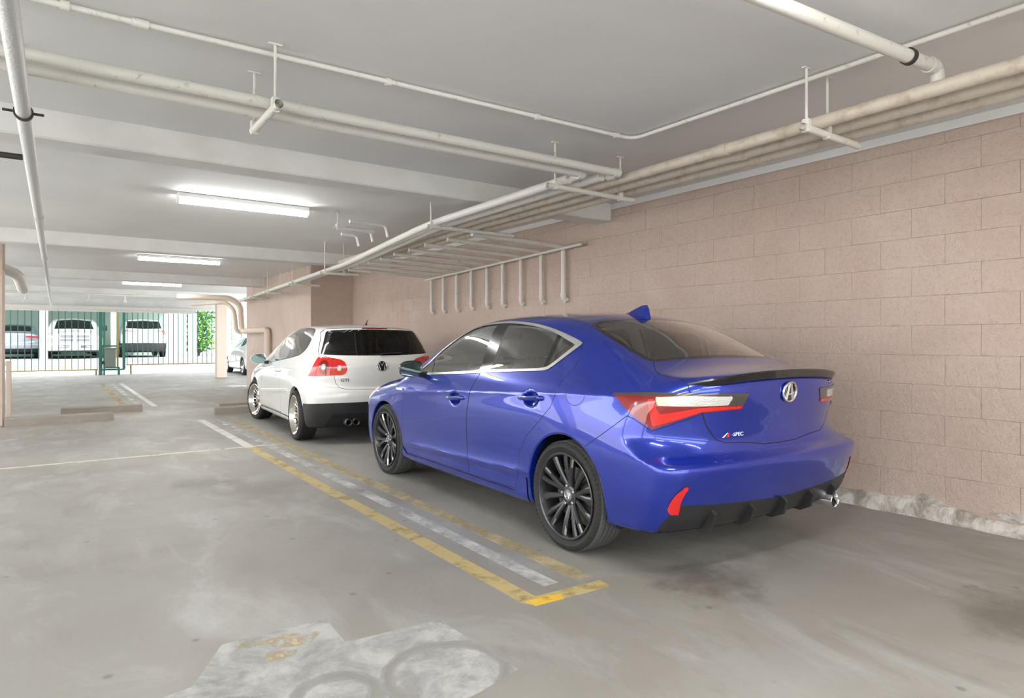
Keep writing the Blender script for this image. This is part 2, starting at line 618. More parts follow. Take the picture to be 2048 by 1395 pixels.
HATCH = dict(
    ys=[-.85, -.5, -.25, 0, .4, 1.0, 1.6, 2.1, 2.58, 3.0, 3.3, 3.55],
    zs=[.15, .25, .40, .55, .70, .85, .95, 1.05, 1.2, 1.35, 1.5],
    W=[[.70, .77, .79, .79, .775, .775, .775, .775, .785, .76, .66, .5],
       [.78, .83, .85, .862, .852, .85, .85, .852, .862, .82, .72, .55],
       [.81, .852, .870, .884, .860, .856, .856, .862, .884, .85, .74, .58],
       [.81, .855, .873, .885, .870, .868, .868, .872, .882, .85, .74, .58],
       [.80, .850, .868, .877, .877, .876, .875, .872, .868, .83, .72, .55],
       [.78, .832, .852, .862, .866, .867, .865, .858, .84, .78, .68, .5],
       [.75, .803, .827, .840, .847, .850, .842, .818, .78, .72, .62, .45],
       [.70, .757, .787, .802, .811, .812, .796, .755, .72, .68, .6, .45],
       [.63, .690, .722, .740, .752, .746, .706, .65, .63, .64, .6, .45],
       [.56, .615, .652, .672, .686, .676, .625, .58, .57, .6, .6, .45],
       [.48, .535, .575, .595, .610, .616, .602, .57, .55, .55, .55, .45]],
    T=[(-.95, 1.36), (-.6, 1.395), (-.3, 1.437), (0, 1.462), (.5, 1.475), (1.0, 1.452), (1.4, 1.375), (1.7, 1.265), (2.0, 1.135), (2.3, 1.02),
       (2.42, .995), (2.6, .967), (2.9, .91), (3.2, .82), (3.4, .71), (3.6, .5)],
    crown=[(-1, .05), (0, .045), (1.2, .045), (2, .06), (2.6, .05), (3.5, .05)],
    R=[(.12, -.60), (.22, -.69), (.3, -.735), (.45, -.775), (.57, -.785), (.64, -.775), (.69, -.752), (.80, -.755), (.93, -.752),
       (1.03, -.715), (1.08, -.685), (1.2, -.605), (1.33, -.515), (1.365, -.505), (1.385, -.56), (1.42, -.56), (1.5, -.4)],
    bowR=[(.1, .12, .20), (.6, .12, .20), (.75, .14, .28), (1.5, .14, .30)],
    F=[(.1, 3.3), (.2, 3.38), (.35, 3.44), (.5, 3.46), (.6, 3.44), (.7, 3.36), (.8, 3.2), (1.5, 3.2)],
    bowF=(.15, .40),
    B=[(-1, .24), (-.5, .2), (0, .18), (3, .18), (3.5, .19)],
    kst=.10, ksr=.09, axis=(-.30, 2.95, .62), rblur=1,
    ridge=[([(-.4, .9, 0), (0, .9, 1), (1.5, .86, 1), (2.6, .80, 0)], .007, .05, .04)],
    dent=[(1.06, .80, .06, .035, .02)],
)
# ------------------------------------------------------------------ shared car materials
mat('blue_paint', (.004, .024, .33), .24, .48, coat=1.0, coat_rough=.015)
mat('white_paint', (.74, .74, .72), .35, 0, coat=1.0, coat_rough=.03)
mat('black_gloss', (.008, .008, .009), .12, 0, coat=.5)
mat('black_satin', (.018, .018, .02), .42)
mat('seam_black', (.004, .004, .005), .8)
mat('cabin_dark', (.08, .078, .075), .8)
mat('cabin_light', (.42, .41, .39), .9)
mat('seat_fabric', (.07, .068, .066), .85, bump=.2, bscale=300)
mat('chrome', (.80, .80, .80), .12, 1.0)
mat('bright_trim', (.78, .78, .77), .25, .85)
mat('dark_alloy', (.075, .075, .08), .30, .75)
mat('machined_alloy', (.55, .55, .56), .22, .95)
mat('polished_alloy', (.72, .70, .66), .16, .95)
mat('bronze_alloy', (.30, .27, .23), .35, .8)
mat('tyre_rubber', (.016, .016, .016), .75, bump=.15, bscale=120)
mat('tread_rubber', (.10, .10, .10), .85, bump=.3, bscale=160)
mat('lamp_red', (.22, .004, .004), .12, 0, coat=1)
mat('lamp_red_bright', (.62, .010, .006), .12, 0, coat=1)
mat('lamp_smoke', (.05, .045, .045), .12, 0, coat=1)
mat('lamp_clear', (.62, .61, .59), .10, .25, coat=1, bump=.5, bscale=120)
mat('lamp_amber', (.75, .30, .10), .15, 0, coat=1)
mat('lamp_amber_clear', (.62, .48, .36), .10, .2, coat=1, bump=.5, bscale=120)
mat('lamp_white', (.85, .87, .88), .12, .2, coat=1)
mat('reflector_red', (.62, .012, .012), .25, 0, coat=.6)
mat('mirror_glass', (.10, .14, .13), .03, .9)
mat('plastic_grey', (.16, .16, .17), .55)
mat('badge_white', (.80, .80, .80), .3)
mat('badge_red', (.6, .02, .03), .3)
mat('brake_iron', (.16, .15, .14), .45, .8)
glass_mat('clear_glass', (.93, .975, .955), refl=3.2)
glass_mat('rear_glass', (.66, .68, .62), refl=2.2)
glass_mat('tinted_glass', (.030, .032, .036), refl=1.3)
glass_mat('tinted_glass_side', (.22, .22, .22), refl=2.2)
M = MATS

def wheel_arches(skin, centres, xmin=.45):
    for (yc, zc, r) in centres:
        skin.region('arch', None, None, where=lambda c_: (c_[:, 0] > xmin) & (np.abs(c_[:, 1] - yc) < r + .1),
                    field=lambda P, yc=yc, zc=zc, r=r: np.hypot(P[:, 1] - yc, P[:, 2] - zc) - r)

def arch_parts(body, parent, centres, paint, zmin=.2, lip=.05, xin=.48):
    """inward lip of each wheel opening and the dark well behind it"""
    for sd in (-1, 1):
        for (yc, zc, r) in centres:
            a0 = math.asin((zmin - zc) / r)
            an = np.linspace(a0, math.pi - a0, 49)
            y = yc + r * np.cos(an); z = zc + r * np.sin(an)
            P = np.stack([np.full(49, .45), y, z], 1)
            H_ = body.shoot(P, np.repeat([[1., 0, 0]], 49, 0), hi=.8)
            x = np.where(H_[:, 0] > .46, H_[:, 0], .8)
            m = MB()
            vs = []
            for i in range(49):
                ny, nz = math.cos(an[i]), math.sin(an[i])
                vs += [(sd * x[i], y[i], z[i]), (sd * (x[i] - .004), y[i] - ny * .012, z[i] - nz * .012), (sd * (x[i] - lip), y[i] - ny * .012, z[i] - nz * .012)]
            m.add(vs, [(i * 3 + k, i * 3 + k + 1, i * 3 + k + 4, i * 3 + k + 3) for i in range(48) for k in (0, 1)])
            m.build('arch_lip', paint, parent)
            m = MB()
            vs = []
            rr = r + .004
            for i in range(49):
                yy, zz = yc + rr * math.cos(an[i]), zc + rr * math.sin(an[i])
                vs += [(sd * (x[i] - .012), yy, zz), (sd * xin, yy, zz)]
            n0 = len(vs)
            fs = [(i * 2, i * 2 + 1, i * 2 + 3, i * 2 + 2) for i in range(48)]
            vs.append((sd * xin, yc, zmin))
            fs += [(i * 2 + 1, n0, i * 2 + 3) for i in range(48)]
            m.add(vs, fs)
            m.build('wheel_well', M['seam_black'], parent)

def tyre_meshes(rt, rr, w):
    """sidewalls and ribbed tread of one tyre turned about x, outer side +x"""
    h = w / 2
    side_ = [(-h * .80, rr - .012), (-h * .93, rr + .02 * 1), (-h, (rr + rt) / 2), (-h * .95, rt - .018), (-h * .84, rt - .004), (-h * .78, rt)]
    prof = side_[:]
    n = 4
    tw = h * .78
    for k in range(n):
        c_ = -tw + (k + 1) * 2 * tw / (n + 1)
        prof += [(c_ - .0052, rt + .001), (c_ - .004, rt - .008), (c_ + .004, rt - .008), (c_ + .0052, rt + .001)]
    prof += [(-a, b) for a, b in side_[::-1]]
    a = MB().lathe(prof[:5], 72).lathe(prof[-5:], 72)
    t = MB().lathe(prof[4:-4], 72)
    # shoulder sipes
    for k in range(72):
        an = 2 * math.pi * (k + .5) / 72
        for sx in (-1, 1):
            c_, s_ = math.cos(an), math.sin(an)
            x0, x1 = sx * h * .98, sx * h * .70
            for (dx) in (0,):
                p = [(x0, (rt - .012)), (x1, rt + .0015)]
                d = .0025
                vs = []
                for (xx, q) in p:
                    for e in (-d, d):
                        vs.append((xx, c_ * q - s_ * e, s_ * q + c_ * e))
                for (xx, q) in p:
                    for e in (-d, d):
                        vs.append((xx, c_ * (q - .006) - s_ * e, s_ * (q - .006) + c_ * e))
                a.add(vs, [(0, 1, 3, 2), (0, 4, 5, 1), (2, 3, 7, 6)])
    return a, t

def wheel_sedan(parent):
    rt, rr, w = .324, .254, .225
    rim = MB().lathe([(-.10, rr - .01), (.085, rr - .014), (.098, rr), (.106, rr + .002), (.109, rr - .004), (.104, rr - .012), (.085, rr - .017), (.02, rr - .035), (-.10, rr - .03)], 72)
    o = rim.build('wheel', M['dark_alloy'], parent)
    a, t = tyre_meshes(rt, rr, w)
    a.build('tyre_sidewall', M['tyre_rubber'], o); t.build('tyre_tread', M['tread_rubber'], o)
    for k in range(10):
        for j, (da, w0, w1, dep) in enumerate(((-.135, .013, .017, 0), (.135, .013, .017, 0)) if k % 2 == 0 else ((0, .012, .024, -.006),)):
            an = 2 * math.pi * k / 10 + .2
            m = MB()
            vs = []
            n = 7
            for i in range(n):
                q = i / (n - 1)
                r = .045 + (rr - .012 - .045) * q
                ang = an + da * (.35 + .65 * min(1, q * 1.5)) 
                ww = w0 + (w1 - w0) * q
                x = .060 + .034 * math.sin(q * math.pi * .5) + dep
                c_, s_ = math.cos(ang), math.sin(ang)
                for (e, dx) in ((-ww, -.022), (-ww, -.004), (-ww * .45, .004), (ww * .45, .004), (ww, -.004), (ww, -.022)):
                    vs.append((x + dx, c_ * r - s_ * e, s_ * r + c_ * e))
            fs = [(i * 6 + p, i * 6 + p + 1, i * 6 + p + 7, i * 6 + p + 6) for i in range(n - 1) for p in range(5)]
            m.add(vs, fs)
            sp = m.build('spoke', M['dark_alloy'], o, angle=20)
            if j == 0 or da:
                e_ = MB()
                sgn = -1 if da < 0 else 1
                vs = []
                for i in range(n):
                    q = i / (n - 1)
                    r = .07 + (rr - .014 - .07) * q
                    ang = an + da * (.35 + .65 * min(1, q * 1.5))
                    ww = w0 + (w1 - w0) * q
                    x = .060 + .034 * math.sin(q * math.pi * .5) + dep
                    c_, s_ = math.cos(ang), math.sin(ang)
                    for e in (sgn * ww * .98, sgn * ww * .5):
                        vs.append((x + (.0045 if e == sgn * ww * .5 else -.003), c_ * r - s_ * e, s_ * r + c_ * e))
                e_.add(vs, [(i * 2, i * 2 + 1, i * 2 + 3, i * 2 + 2) for i in range(n - 1)])
                # machined edge belongs to the spoke's look
                me = e_.mesh('machined_edge'); me.materials.append(M['machined_alloy'])
                link('machined_edge', me, o)
    MB().lathe([(.03, .062), (.066, .060), (.072, .050), (.072, .036)], 32).build('hub', M['dark_alloy'], o)
    MB().lathe([(.071, .036), (.078, .034), (.080, .026), (.0795, 0.0001)], 32).build('centre_cap', M['plastic_grey'], o)
    c_ = MB().tube([(.081, .024 * math.cos(t_), .024 * math.sin(t_)) for t_ in np.linspace(0, 2 * math.pi, 25)[:-1]], .0028, 6, closed=True)
    for s_ in (-1, 1): c_.tube([(.081, s_ * .004, .020), (.081, s_ * .013, -.019)], .0026, 6)
    c_.tube([(.081, -.010, -.008), (.081, .010, -.008)], .002, 6)
    c_.build('cap_emblem', M['chrome'], o)
    for k in range(5):
        an = 2 * math.pi * k / 5 + .5
        MB().lathe([(.060, .0105), (.080, .0100), (.083, .006), (.083, .0001)], 10, cy=.056 * math.cos(an), cz=.056 * math.sin(an)).build('lug_nut', M['machined_alloy'], o)
    MB().lathe([(.015, .165), (.022, .165), (.022, .07), (.015, .07)], 40).build('brake_disc', M['brake_iron'], o)
    return o

def wheel_multi(parent, rt=.312, rr=.247, w=.225, n=18, lipmat='polished_alloy', spokemat='bronze_alloy'):
    rim = MB().lathe([(-.10, rr - .012), (.085, rr - .012), (.100, rr), (.110, rr + .001), (.111, rr - .006), (.100, rr - .014), (.06, rr - .032), (.045, rr - .055), (-.10, rr - .05)], 64)
    o = rim.build('wheel', M[lipmat], parent)
    a, t = tyre_meshes(rt, rr, w)
    a.build('tyre_sidewall', M['tyre_rubber'], o); t.build('tyre_tread', M['tyre_rubber'], o)
    for k in range(n):
        an = 2 * math.pi * k / n
        m = MB(); vs = []
        for i in range(4):
            q = i / 3
            r = .05 + (rr - .055 - .05) * q
            ww = .011 - .002 * q
            c_, s_ = math.cos(an), math.sin(an)
            x = .052 - .018 * math.sin(q * math.pi) + .01 * q
            for (e, dx) in ((-ww, -.02), (-ww, 0), (0, .008), (ww, 0), (ww, -.02)):
                vs.append((x + dx, c_ * r - s_ * e, s_ * r + c_ * e))
        m.add(vs, [(i * 5 + p, i * 5 + p + 1, i * 5 + p + 6, i * 5 + p + 5) for i in range(3) for p in range(4)])
        m.build('spoke', M['polished_alloy' if k % 2 else spokemat], o, angle=20)
    MB().lathe([(.02, .068), (.055, .066), (.066, .05), (.070, .03), (.070, .0001)], 32).build('hub', M[spokemat], o)
    MB().lathe([(.015, .15), (.022, .15), (.022, .07), (.015, .07)], 32).build('brake_disc', M['brake_iron'], o)
    return o

def place_wheels(make, car, yr, yf, hub, xo, steer=0):
    first = make(car)
    for i, (sx, y) in enumerate(((-1, yr), (1, yr), (-1, yf), (1, yf))):
        o = first if i == 0 else copy_tree(first, car)
        o.location = (sx * xo, y, hub)
        o.rotation_euler = (.35 * i, 0, (math.pi if sx < 0 else 0) + (steer if y == yf else 0))

def seat(parent, x, y, z, wid=.50, recl=.28, bench=False):
    m = MB()
    hw = wid / 2
    def slab(p0, p1, th, w0, w1, name):
        # padded slab between two points of the side view (y,z)
        a = Vector((0, *p0)); b = Vector((0, *p1))
        d = (b - a); L = d.length; d.normalize(); nrm = Vector((0, -d.z, d.y))
        mm = MB(); n = 8
        vs = []
        for i in range(n + 1):
            q = i / n
            w_ = w0 + (w1 - w0) * q
            e = math.sin(min(1, min(q, 1 - q) * 5 + .15) * math.pi / 2)
            for k in range(12):
                t = 2 * math.pi * k / 12
                cx_, sx_ = math.cos(t), math.sin(t)
                px = math.copysign(abs(cx_) ** .5, cx_) * w_ * (.92 + .08 * e); pt = math.copysign(abs(sx_) ** .6, sx_) * th * e
                v = a + d * (L * q) + nrm * pt
                vs.append((x + px, v.y, v.z))
        fs = [(i * 12 + k, i * 12 + (k + 1) % 12, (i + 1) * 12 + (k + 1) % 12, (i + 1) * 12 + k) for i in range(n) for k in range(12)]
        fs += [tuple(range(12))[::-1], tuple(n * 12 + k for k in range(12))]
        return mm.add(vs, fs).build(name, M['seat_fabric'], parent, angle=60)
    c_ = slab((y + .50, z + .02), (y, z), .07, hw, hw, 'seat_cushion')
    top = (y - recl * .62, z + .60)
    slab((y, z), top, .065, hw * .98, hw * .74, 'backrest')
    for hx in ((-.0,) if not bench else (-.36, .36)):
        X0 = x + hx
        hb = MB()
        bm = bmesh.new(); bmesh.ops.create_uvsphere(bm, u_segments=16, v_segments=10, radius=1)
        for v in bm.verts:
            v.co = (X0 + math.copysign(abs(v.co.x) ** .6, v.co.x) * .125, top[0] - .03 + v.co.y * .05, top[1] + .10 + math.copysign(abs(v.co.z) ** .7, v.co.z) * .085)
        hb.addbm(bm)
        hb.tube([(X0 - .05, top[0] - .02, top[1] - .06), (X0 - .05, top[0] - .03, top[1] + .08)], .006, 6)
        hb.tube([(X0 + .05, top[0] - .02, top[1] - .06), (X0 + .05, top[0] - .03, top[1] + .08)], .006, 6)
        hb.build('headrest', M['seat_fabric'], parent, angle=60)

def cabin(car, yf, yr, zseat, wheel_y, dash_y):
    for sx in (-1, 1): seat(car, sx * .37, yf, zseat)
    seat(car, 0, yr, zseat + .02, wid=1.28, recl=.30, bench=True)
    m = MB().tube([(-.37 + .18 * math.cos(t), wheel_y + .08 * math.sin(t), .90 + .165 * math.sin(t)) for t in np.linspace(0, 2 * math.pi, 33)[:-1]], .014, 8, closed=True)
    m.tube([(-.37, wheel_y, .90), (-.37, wheel_y + .25, .82)], .03, 8)
    for a in (.1, math.pi - .1, -math.pi / 2):
        m.tube([(-.37, wheel_y, .90), (-.37 + .17 * math.cos(a), wheel_y + .075 * math.sin(a), .90 + .155 * math.sin(a))], .012, 6)
    m.build('steering_wheel', M['cabin_dark'], car)
    d = MB().prism([(dash_y, .55), (dash_y, .90), (dash_y + .08, .965), (dash_y + .32, .98), (dash_y + .45, .93), (dash_y + .45, .55)], -.70, .70, 'x')
    d.build('dashboard', M['cabin_dark'], car)
    MB().bevbox(-.11, .11, dash_y - .75, dash_y + .02, .36, .62, .03).build('centre_console', M['cabin_dark'], car)
    MB().bevbox(-.10, .10, dash_y - .12, dash_y - .09, 1.26, 1.32, .012).build('rear_view_mirror', M['black_satin'], car)

def lettering(name, txt, size, loc, parent, m, rotx=90, rotz=0, sx=1.0, depth=.002, bold=0.0):
    me = text_mesh(txt, size, depth, sx, bold)
    me.materials.append(m)
    o = link(name, me, parent)
    o.location = loc
    o.rotation_euler = (R(rotx), 0, R(rotz))
    return o

def build_sedan(loc, yaw):
    car = empty('sedan_car', (*loc, 0), R(-yaw))
    tag(car, 'glossy blue four-door sedan with black boot spoiler parked beside the pink block wall', 'car')
    B = Body(SEDAN)
    P, F = B.grid(.0135)
    S = Skin(P, F)
    sidew = lambda c_: c_[:, 0] > .42
    AR = [(-.008, .322, .380), (2.672, .322, .372)]
    wheel_arches(S, AR)
    # side windows
    chrome = smooth_poly([(2.09, .950), (2.09, .950), (2.055, .985), (1.970, 1.036), (1.839, 1.120), (1.662, 1.223), (1.49, 1.309), (1.309, 1.368), (1.019, 1.387), (.817, 1.382),
                          (.588, 1.361), (.371, 1.325), (.172, 1.276), (.045, 1.236), (.035, 1.222), (.063, 1.198), (.158, 1.126), (.228, 1.078), (.284, 1.056), (.461, 1.043), (.757, 1.027),
                          (1.015, 1.009), (1.395, .987), (1.807, .963)], 5)
    S.region('chrome', side, chrome, sidew, ['body'])
    inner = lambda P_: sdf_poly(chrome, side(P_)) + np.interp(side(P_)[:, 0], [.03, .2, .35], [.032, .026, .017])
    S.region('window_frame', None, None, sidew, ['chrome'], field=inner)
    S.region('front_glass', side, [(1.777, .986), (1.845, 1.098), (1.640, 1.20), (1.48, 1.282), (1.36, 1.327), (1.21, 1.352), (1.065, 1.360), (1.068, 1.031)], sidew, ['window_frame'])
    S.region('sail_glass', side, [(1.80, .984), (2.03, .968), (1.97, 1.012), (1.862, 1.085)], sidew, ['window_frame'])
    S.region('rear_glass', side, [(.905, 1.357), (.666, 1.348), (.455, 1.325), (.292, 1.294), (.315, 1.073), (.925, 1.040)], sidew, ['window_frame'])
    S.region('quarter_glass', side, [(.248, 1.287), (.085, 1.235), (.171, 1.150), (.272, 1.080)], sidew, ['window_frame'])
    # doors, flap, skirt
    mid = [(1.026, 1.015), (1.055, .939), (1.101, .825), (1.138, .682), (1.152, .481), (1.145, .372), (1.151, .258)]
    S.region('front_door', side, mid[::-1] + [(1.02, 1.06), (1.9, 1.03), (2.06, .975), (2.127, .927), (2.203, .861), (2.256, .707), (2.305, .465), (2.291, .314), (2.226, .262)], sidew, ['body'], gap=.0045)
    S.region('rear_door', side, [(.535, .262), (.469, .399), (.448, .526), (.363, .636), (.217, .749), (.118, .84), (.078, .924), (.064, 1.0), (.012, 1.084), (.0, 1.16), (.028, 1.225), (.2, 1.2), (1.0, 1.06)] + mid, sidew, ['body'], gap=.0045)
    el = [(-.097 + .088 * math.cos(t), .943 + .076 * math.sin(t)) for t in np.linspace(0, 2 * math.pi, 41)[:-1]]
    S.region('fuel_door', side, el, sidew, ['body'], gap=.003)
    S.region('side_skirt', side, [(.385, .10), (.385, .36), (.41, .36), (.46, .30), (.535, .255), (2.226, .255), (2.29, .30), (2.31, .33), (2.33, .33), (2.33, .10)], sidew, ['body'], gap=.003)
    # tail
    tailw = lambda c_: c_[:, 1] < -.1
    lamp = [(.455, .960), (.171, .975), (-.104, .977), (-.558, .967), (-.492, .884), (-.193, .873), (-.028, .834), (.162, .786), (.291, .843), (.366, .891)]
    S.region('lamp', wrapc, lamp, tailw, ['body'])
    S.region('lamp_light', wrapc, [(.196, .940), (.152, .942), (.133, .895), (.108, .866), (-.182, .901), (-.505, .903), (-.488, .889), (-.193, .878), (-.028, .840), (.162, .800)], tailw, ['lamp'])
    S.region('lamp_clear', wrapc, [(.140, .953), (-.099, .962), (-.425, .954), (-.39, .909), (-.118, .907), (.126, .909)], tailw, ['lamp'])
    S.region('lamp_amber', wrapc, [(.141, .97), (.05, .97), (.04, .90), (.141, .90)], tailw, ['lamp_clear'])
    S.region('lamp_top', wrapc, [(.5, .99), (-.6, .99), (-.56, .940), (-.50, .906), (-.38, .906), (-.415, .956), (-.099, .966), (.171, .956), (.46, .950)], tailw, ['lamp'])
    S.region('rear_window', planc, [(-.1, -.448), (.3, -.443), (.545, -.418), (.58, -.385), (.59, -.25), (.592, -.09), (.585, .05), (.56, .115), (.5, .135), (.27, .138), (-.1, .128)],
             lambda c_: (c_[:, 2] > 1.08) & (c_[:, 1] < .5), ['body'])
    rw = [(-.1, -.42), (.3, -.415), (.52, -.395), (.545, -.365), (.555, -.25), (.558, -.09), (.55, .04), (.525, .09), (.48, .105), (.27, .112), (-.1, .103)]
    S.region('rear_window_clear', planc, rw, lambda c_: (c_[:, 2] > 1.08) & (c_[:, 1] < .5), ['rear_window'])
    S.region('trunk_lid', lidc, [(-.05, -.692), (.3, -.70), (.553, -.716), (.562, -.70), (.642, -.575), (.668, -.487), (.662, -.347), (.674, -.207), (.638, -.139), (.603, -.077), (.567, -.005), (.505, .079), (.447, .115), (.146, .170), (-.05, .176)],
             lambda c_: c_[:, 1] < -.3, ['body'], gap=.005)
    S.region('reflector', wrapc, smooth_poly([(-.097, .522), (-.097, .522), (-.038, .445), (-.020, .368), (-.020, .368), (.041, .371), (.041, .371), (.061, .403), (.016, .468), (-.05, .510)], 4), tailw, ['body'])
    S.region('diffuser', wrapc, [(.135, .20), (.119, .298), (.054, .366), (-.020, .366), (-.025, .42), (-.292, .402), (-.633, .386), (-.80, .378), (-1.0, .376), (-1.0, .05), (.16, .05)], tailw, ['body'])
    S.region('rear_bumper', wrapc, [(.8, .60), (.683, .648), (.517, .747), (.345, .850), (.29, .835), (.162, .778), (-.028, .826), (-.205, .868), (-.19, .93), (-.4, .9), (-1.1, .75), (-1.1, .0), (1.0, 0)], tailw, ['body'], gap=.004)
    S.region('windshield', planc, [(-.1, 2.41), (.35, 2.36), (.60, 2.24), (.68, 2.10), (.655, 1.80), (.60, 1.46), (.56, 1.40), (.3, 1.36), (-.1, 1.35)],
             lambda c_: (c_[:, 2] > .97) & (c_[:, 1] > 1.2), ['body'])
    S.region('hood', planc, [(-.1, 2.44), (.4, 2.39), (.66, 2.25), (.72, 2.3), (.70, 2.9), (.6, 3.25), (.4, 3.38), (-.1, 3.42)], lambda c_: (c_[:, 2] > .7) & (c_[:, 1] > 2), ['body'], gap=.004)
    S.region('head_lamp', side, [(3.40, .66), (3.12, .665), (2.94, .755), (2.90, .80), (3.05, .79), (3.40, .73)], lambda c_: (c_[:, 0] > .35) & (c_[:, 1] > 2.7), ['body'])
    S.region('grille', lambda P_: np.stack([np.abs(P_[:, 0]), P_[:, 2]], 1), [(-.1, .36), (.40, .38), (.46, .52), (.38, .64), (-.1, .66)], lambda c_: c_[:, 1] > 3.2, ['body'])
    N = np.cross(S.P[S.F[:, 1]] - S.P[S.F[:, 0]], S.P[S.F[:, 2]] - S.P[S.F[:, 0]])
    N /= np.maximum(np.linalg.norm(N, axis=1, keepdims=True), 1e-12)
    und = (N[:, 2] < -.75) & (S.P[S.F].mean(1)[:, 2] < .3)
    S.L[und & S.take('body', 'rear_bumper', 'side_skirt', 'diffuser', 'gap')] = S.code('under')
    T_ = S.take
    ob = lambda n, mk, m, par=car, sd='both', off=0, **k: skin_object(n, B, S, mk, M[m], par, sd, off, **k)
    ob('body_shell', T_('body'), 'blue_paint')
    ob('panel_seams', T_('gap'), 'seam_black')
    ob('underbody', T_('under'), 'seam_black')
    ob('hood', T_('hood'), 'blue_paint'); ob('grille', T_('grille'), 'black_gloss')
    ob('windshield', T_('windshield'), 'clear_glass')
    w_ = ob('rear_window', T_('rear_window_clear'), 'rear_glass'); ob('window_border', T_('rear_window'), 'black_gloss', w_)
    lid = ob('trunk_lid', T_('trunk_lid'), 'blue_paint', comp=True)
    bump = ob('rear_bumper', T_('rear_bumper'), 'blue_paint')
    dif = ob('diffuser', T_('diffuser'), 'black_satin', bump)
    tag(dif, 'black finned diffuser under the bumper')
    for sd in ('left', 'right'):
        s_ = -1 if sd == 'left' else 1
        for door, glass in (('front_door', ('front_glass', 'sail_glass')), ('rear_door', ('rear_glass', 'quarter_glass'))):
            d = ob(door, T_(door), 'blue_paint', sd=sd)
            for g in glass:
                ob({'front_glass': 'window_glass', 'rear_glass': 'window_glass', 'sail_glass': 'corner_glass', 'quarter_glass': 'quarter_glass'}[g], T_(g), 'clear_glass', d, sd)
            (y0, z0, y1, z1) = (1.446, .800, 1.165, .820) if door == 'front_door' else (.466, .872, .188, .890)
            pts = []
            for k in range(11):
                q = k / 10
                y = y0 + (y1 - y0) * q; z = z0 + (z1 - z0) * q
                xs = float(B.W(np.array([y]), np.array([z]))[0]) if k in (0, 10) else None
                pts.append([y, z, xs])
            xa, xb = pts[0][2], pts[-1][2]
            path = [(s_ * (xa + (xb - xa) * k / 10 - .006 + .030 * math.sin(math.pi * k / 10) ** .6), pts[k][0], pts[k][1]) for k in range(11)]
            MB().tube(path, [.006, .013, .015, .015, .015, .015, .015, .015, .017, .016, .008], 10).build('door_handle', M['blue_paint'], d)
            ed = [(p[0] + s_ * .0125, p[1], p[2] + .008) for p in path[1:-1]]
            MB().tube(ed, .0028, 6).build('handle_trim', M['chrome'], d)
        fr = ob('window_trim', T_('chrome'), 'bright_trim', sd=sd, off=.004)
        tag(fr, 'bright metal strip round the side windows')
        ob('window_frame', T_('window_frame'), 'black_gloss', sd=sd)
        ob('side_skirt', T_('side_skirt'), 'blue_paint', sd=sd, off=.006)
        lamp_o = ob('tail_lamp', T_('lamp'), 'lamp_red', sd=sd, off=.002)
        ob('light_bar', T_('lamp_light'), 'lamp_red_bright', lamp_o, sd, .004)
        ob('clear_lens', T_('lamp_clear'), 'lamp_clear', lamp_o, sd, .003)
        ob('amber_lens', T_('lamp_amber'), 'lamp_amber_clear', lamp_o, sd, .003)
        ob('lamp_trim', T_('lamp_top'), 'lamp_smoke', lamp_o, sd, .003)
        ob('head_lamp', T_('head_lamp'), 'lamp_white', sd=sd, off=.002)
        ob('reflector', T_('reflector'), 'reflector_red', bump, sd, .003)
        MB_edge = None
        if sd == 'left':
            ob('fuel_door', T_('fuel_door'), 'blue_paint', sd=sd)
        else:
            ob('quarter_panel', T_('fuel_door'), 'blue_paint', sd=sd)
    # cabin lining
    inn = T_('body', 'front_door', 'rear_door', 'gap', 'hood', 'trunk_lid', 'window_frame', 'chrome', 'fuel_door') & (S.P[S.F].mean(1)[:, 1] > -.75) & (S.P[S.F].mean(1)[:, 1] < 2.6)
    zz = S.P[S.F].mean(1)[:, 2]
    ob('door_lining', inn & (zz <= 1.06), 'cabin_dark', off=-.03, flip=True)
    ob('headliner', inn & (zz > 1.06), 'cabin_light', off=-.022, flip=True)
    MB().box(-.72, .72, -.1, 2.35, .27, .30).build('cabin_floor', M['cabin_dark'], car)
    MB().prism([(-.45, 1.085), (.12, 1.03), (.12, .99), (-.45, 1.0)], -.66, .66, 'x').build('parcel_shelf', M['cabin_dark'], car)
    cabin(car, 1.22, .34, .50, 1.72, 1.93)
    arch_parts(B, car, AR, M['blue_paint'])
    place_wheels(wheel_sedan, car, -.008, 2.672, .324, .775)
    # boot spoiler
    m = MB(); n = 41; vs = []
    for i in range(n):
        x = -.665 + 1.33 * i / (n - 1)
        t = abs(x) / .665
        y = -.928 + .10 * x * x + .36 * x ** 4 + .10 * max(0, t - .72) ** 1.5 * 4
        hgt = .021 * (1 - t ** 6) + .002
        top = float(B.T(np.array([y + .05]))[0] - B.C(np.array([y + .05]))[0] * (x / .6) ** 2)
        zb = top - .012 - .014 * t ** 4
        vs += [(x, y + .095, zb - .002), (x, y + .05, zb + hgt * .55), (x, y, zb + hgt), (x, y - .006, zb + hgt - .008), (x, y + .012, zb - .022)]
    m.add(vs, [(i * 5 + k, i * 5 + (k + 1) % 5, i * 5 + 5 + (k + 1) % 5, i * 5 + 5 + k) for i in range(n - 1) for k in range(5)] + [(0, 1, 2, 3, 4), tuple((n - 1) * 5 + k for k in range(5))])
    tag(m.build('boot_spoiler', M['black_gloss'], lid, angle=30), 'gloss black lip spoiler')
    # emblem: oval ring with a narrow caliper-like A
    def rear_y(x, z):
        H_ = B.shoot(np.array([[x, -.3, z]]), np.array([[0., -1, 0]]), hi=1.2)
        return float(H_[0, 1])
    ey = rear_y(0, .962)
    def EP(x, z, o=.008): return (x, ey - o + (z - .962) * -.12, z)
    e = MB().tube([EP(.060 * math.cos(t), .962 + .054 * math.sin(t)) for t in np.linspace(0, 2 * math.pi, 41)[:-1]], .0065, 8, closed=True)
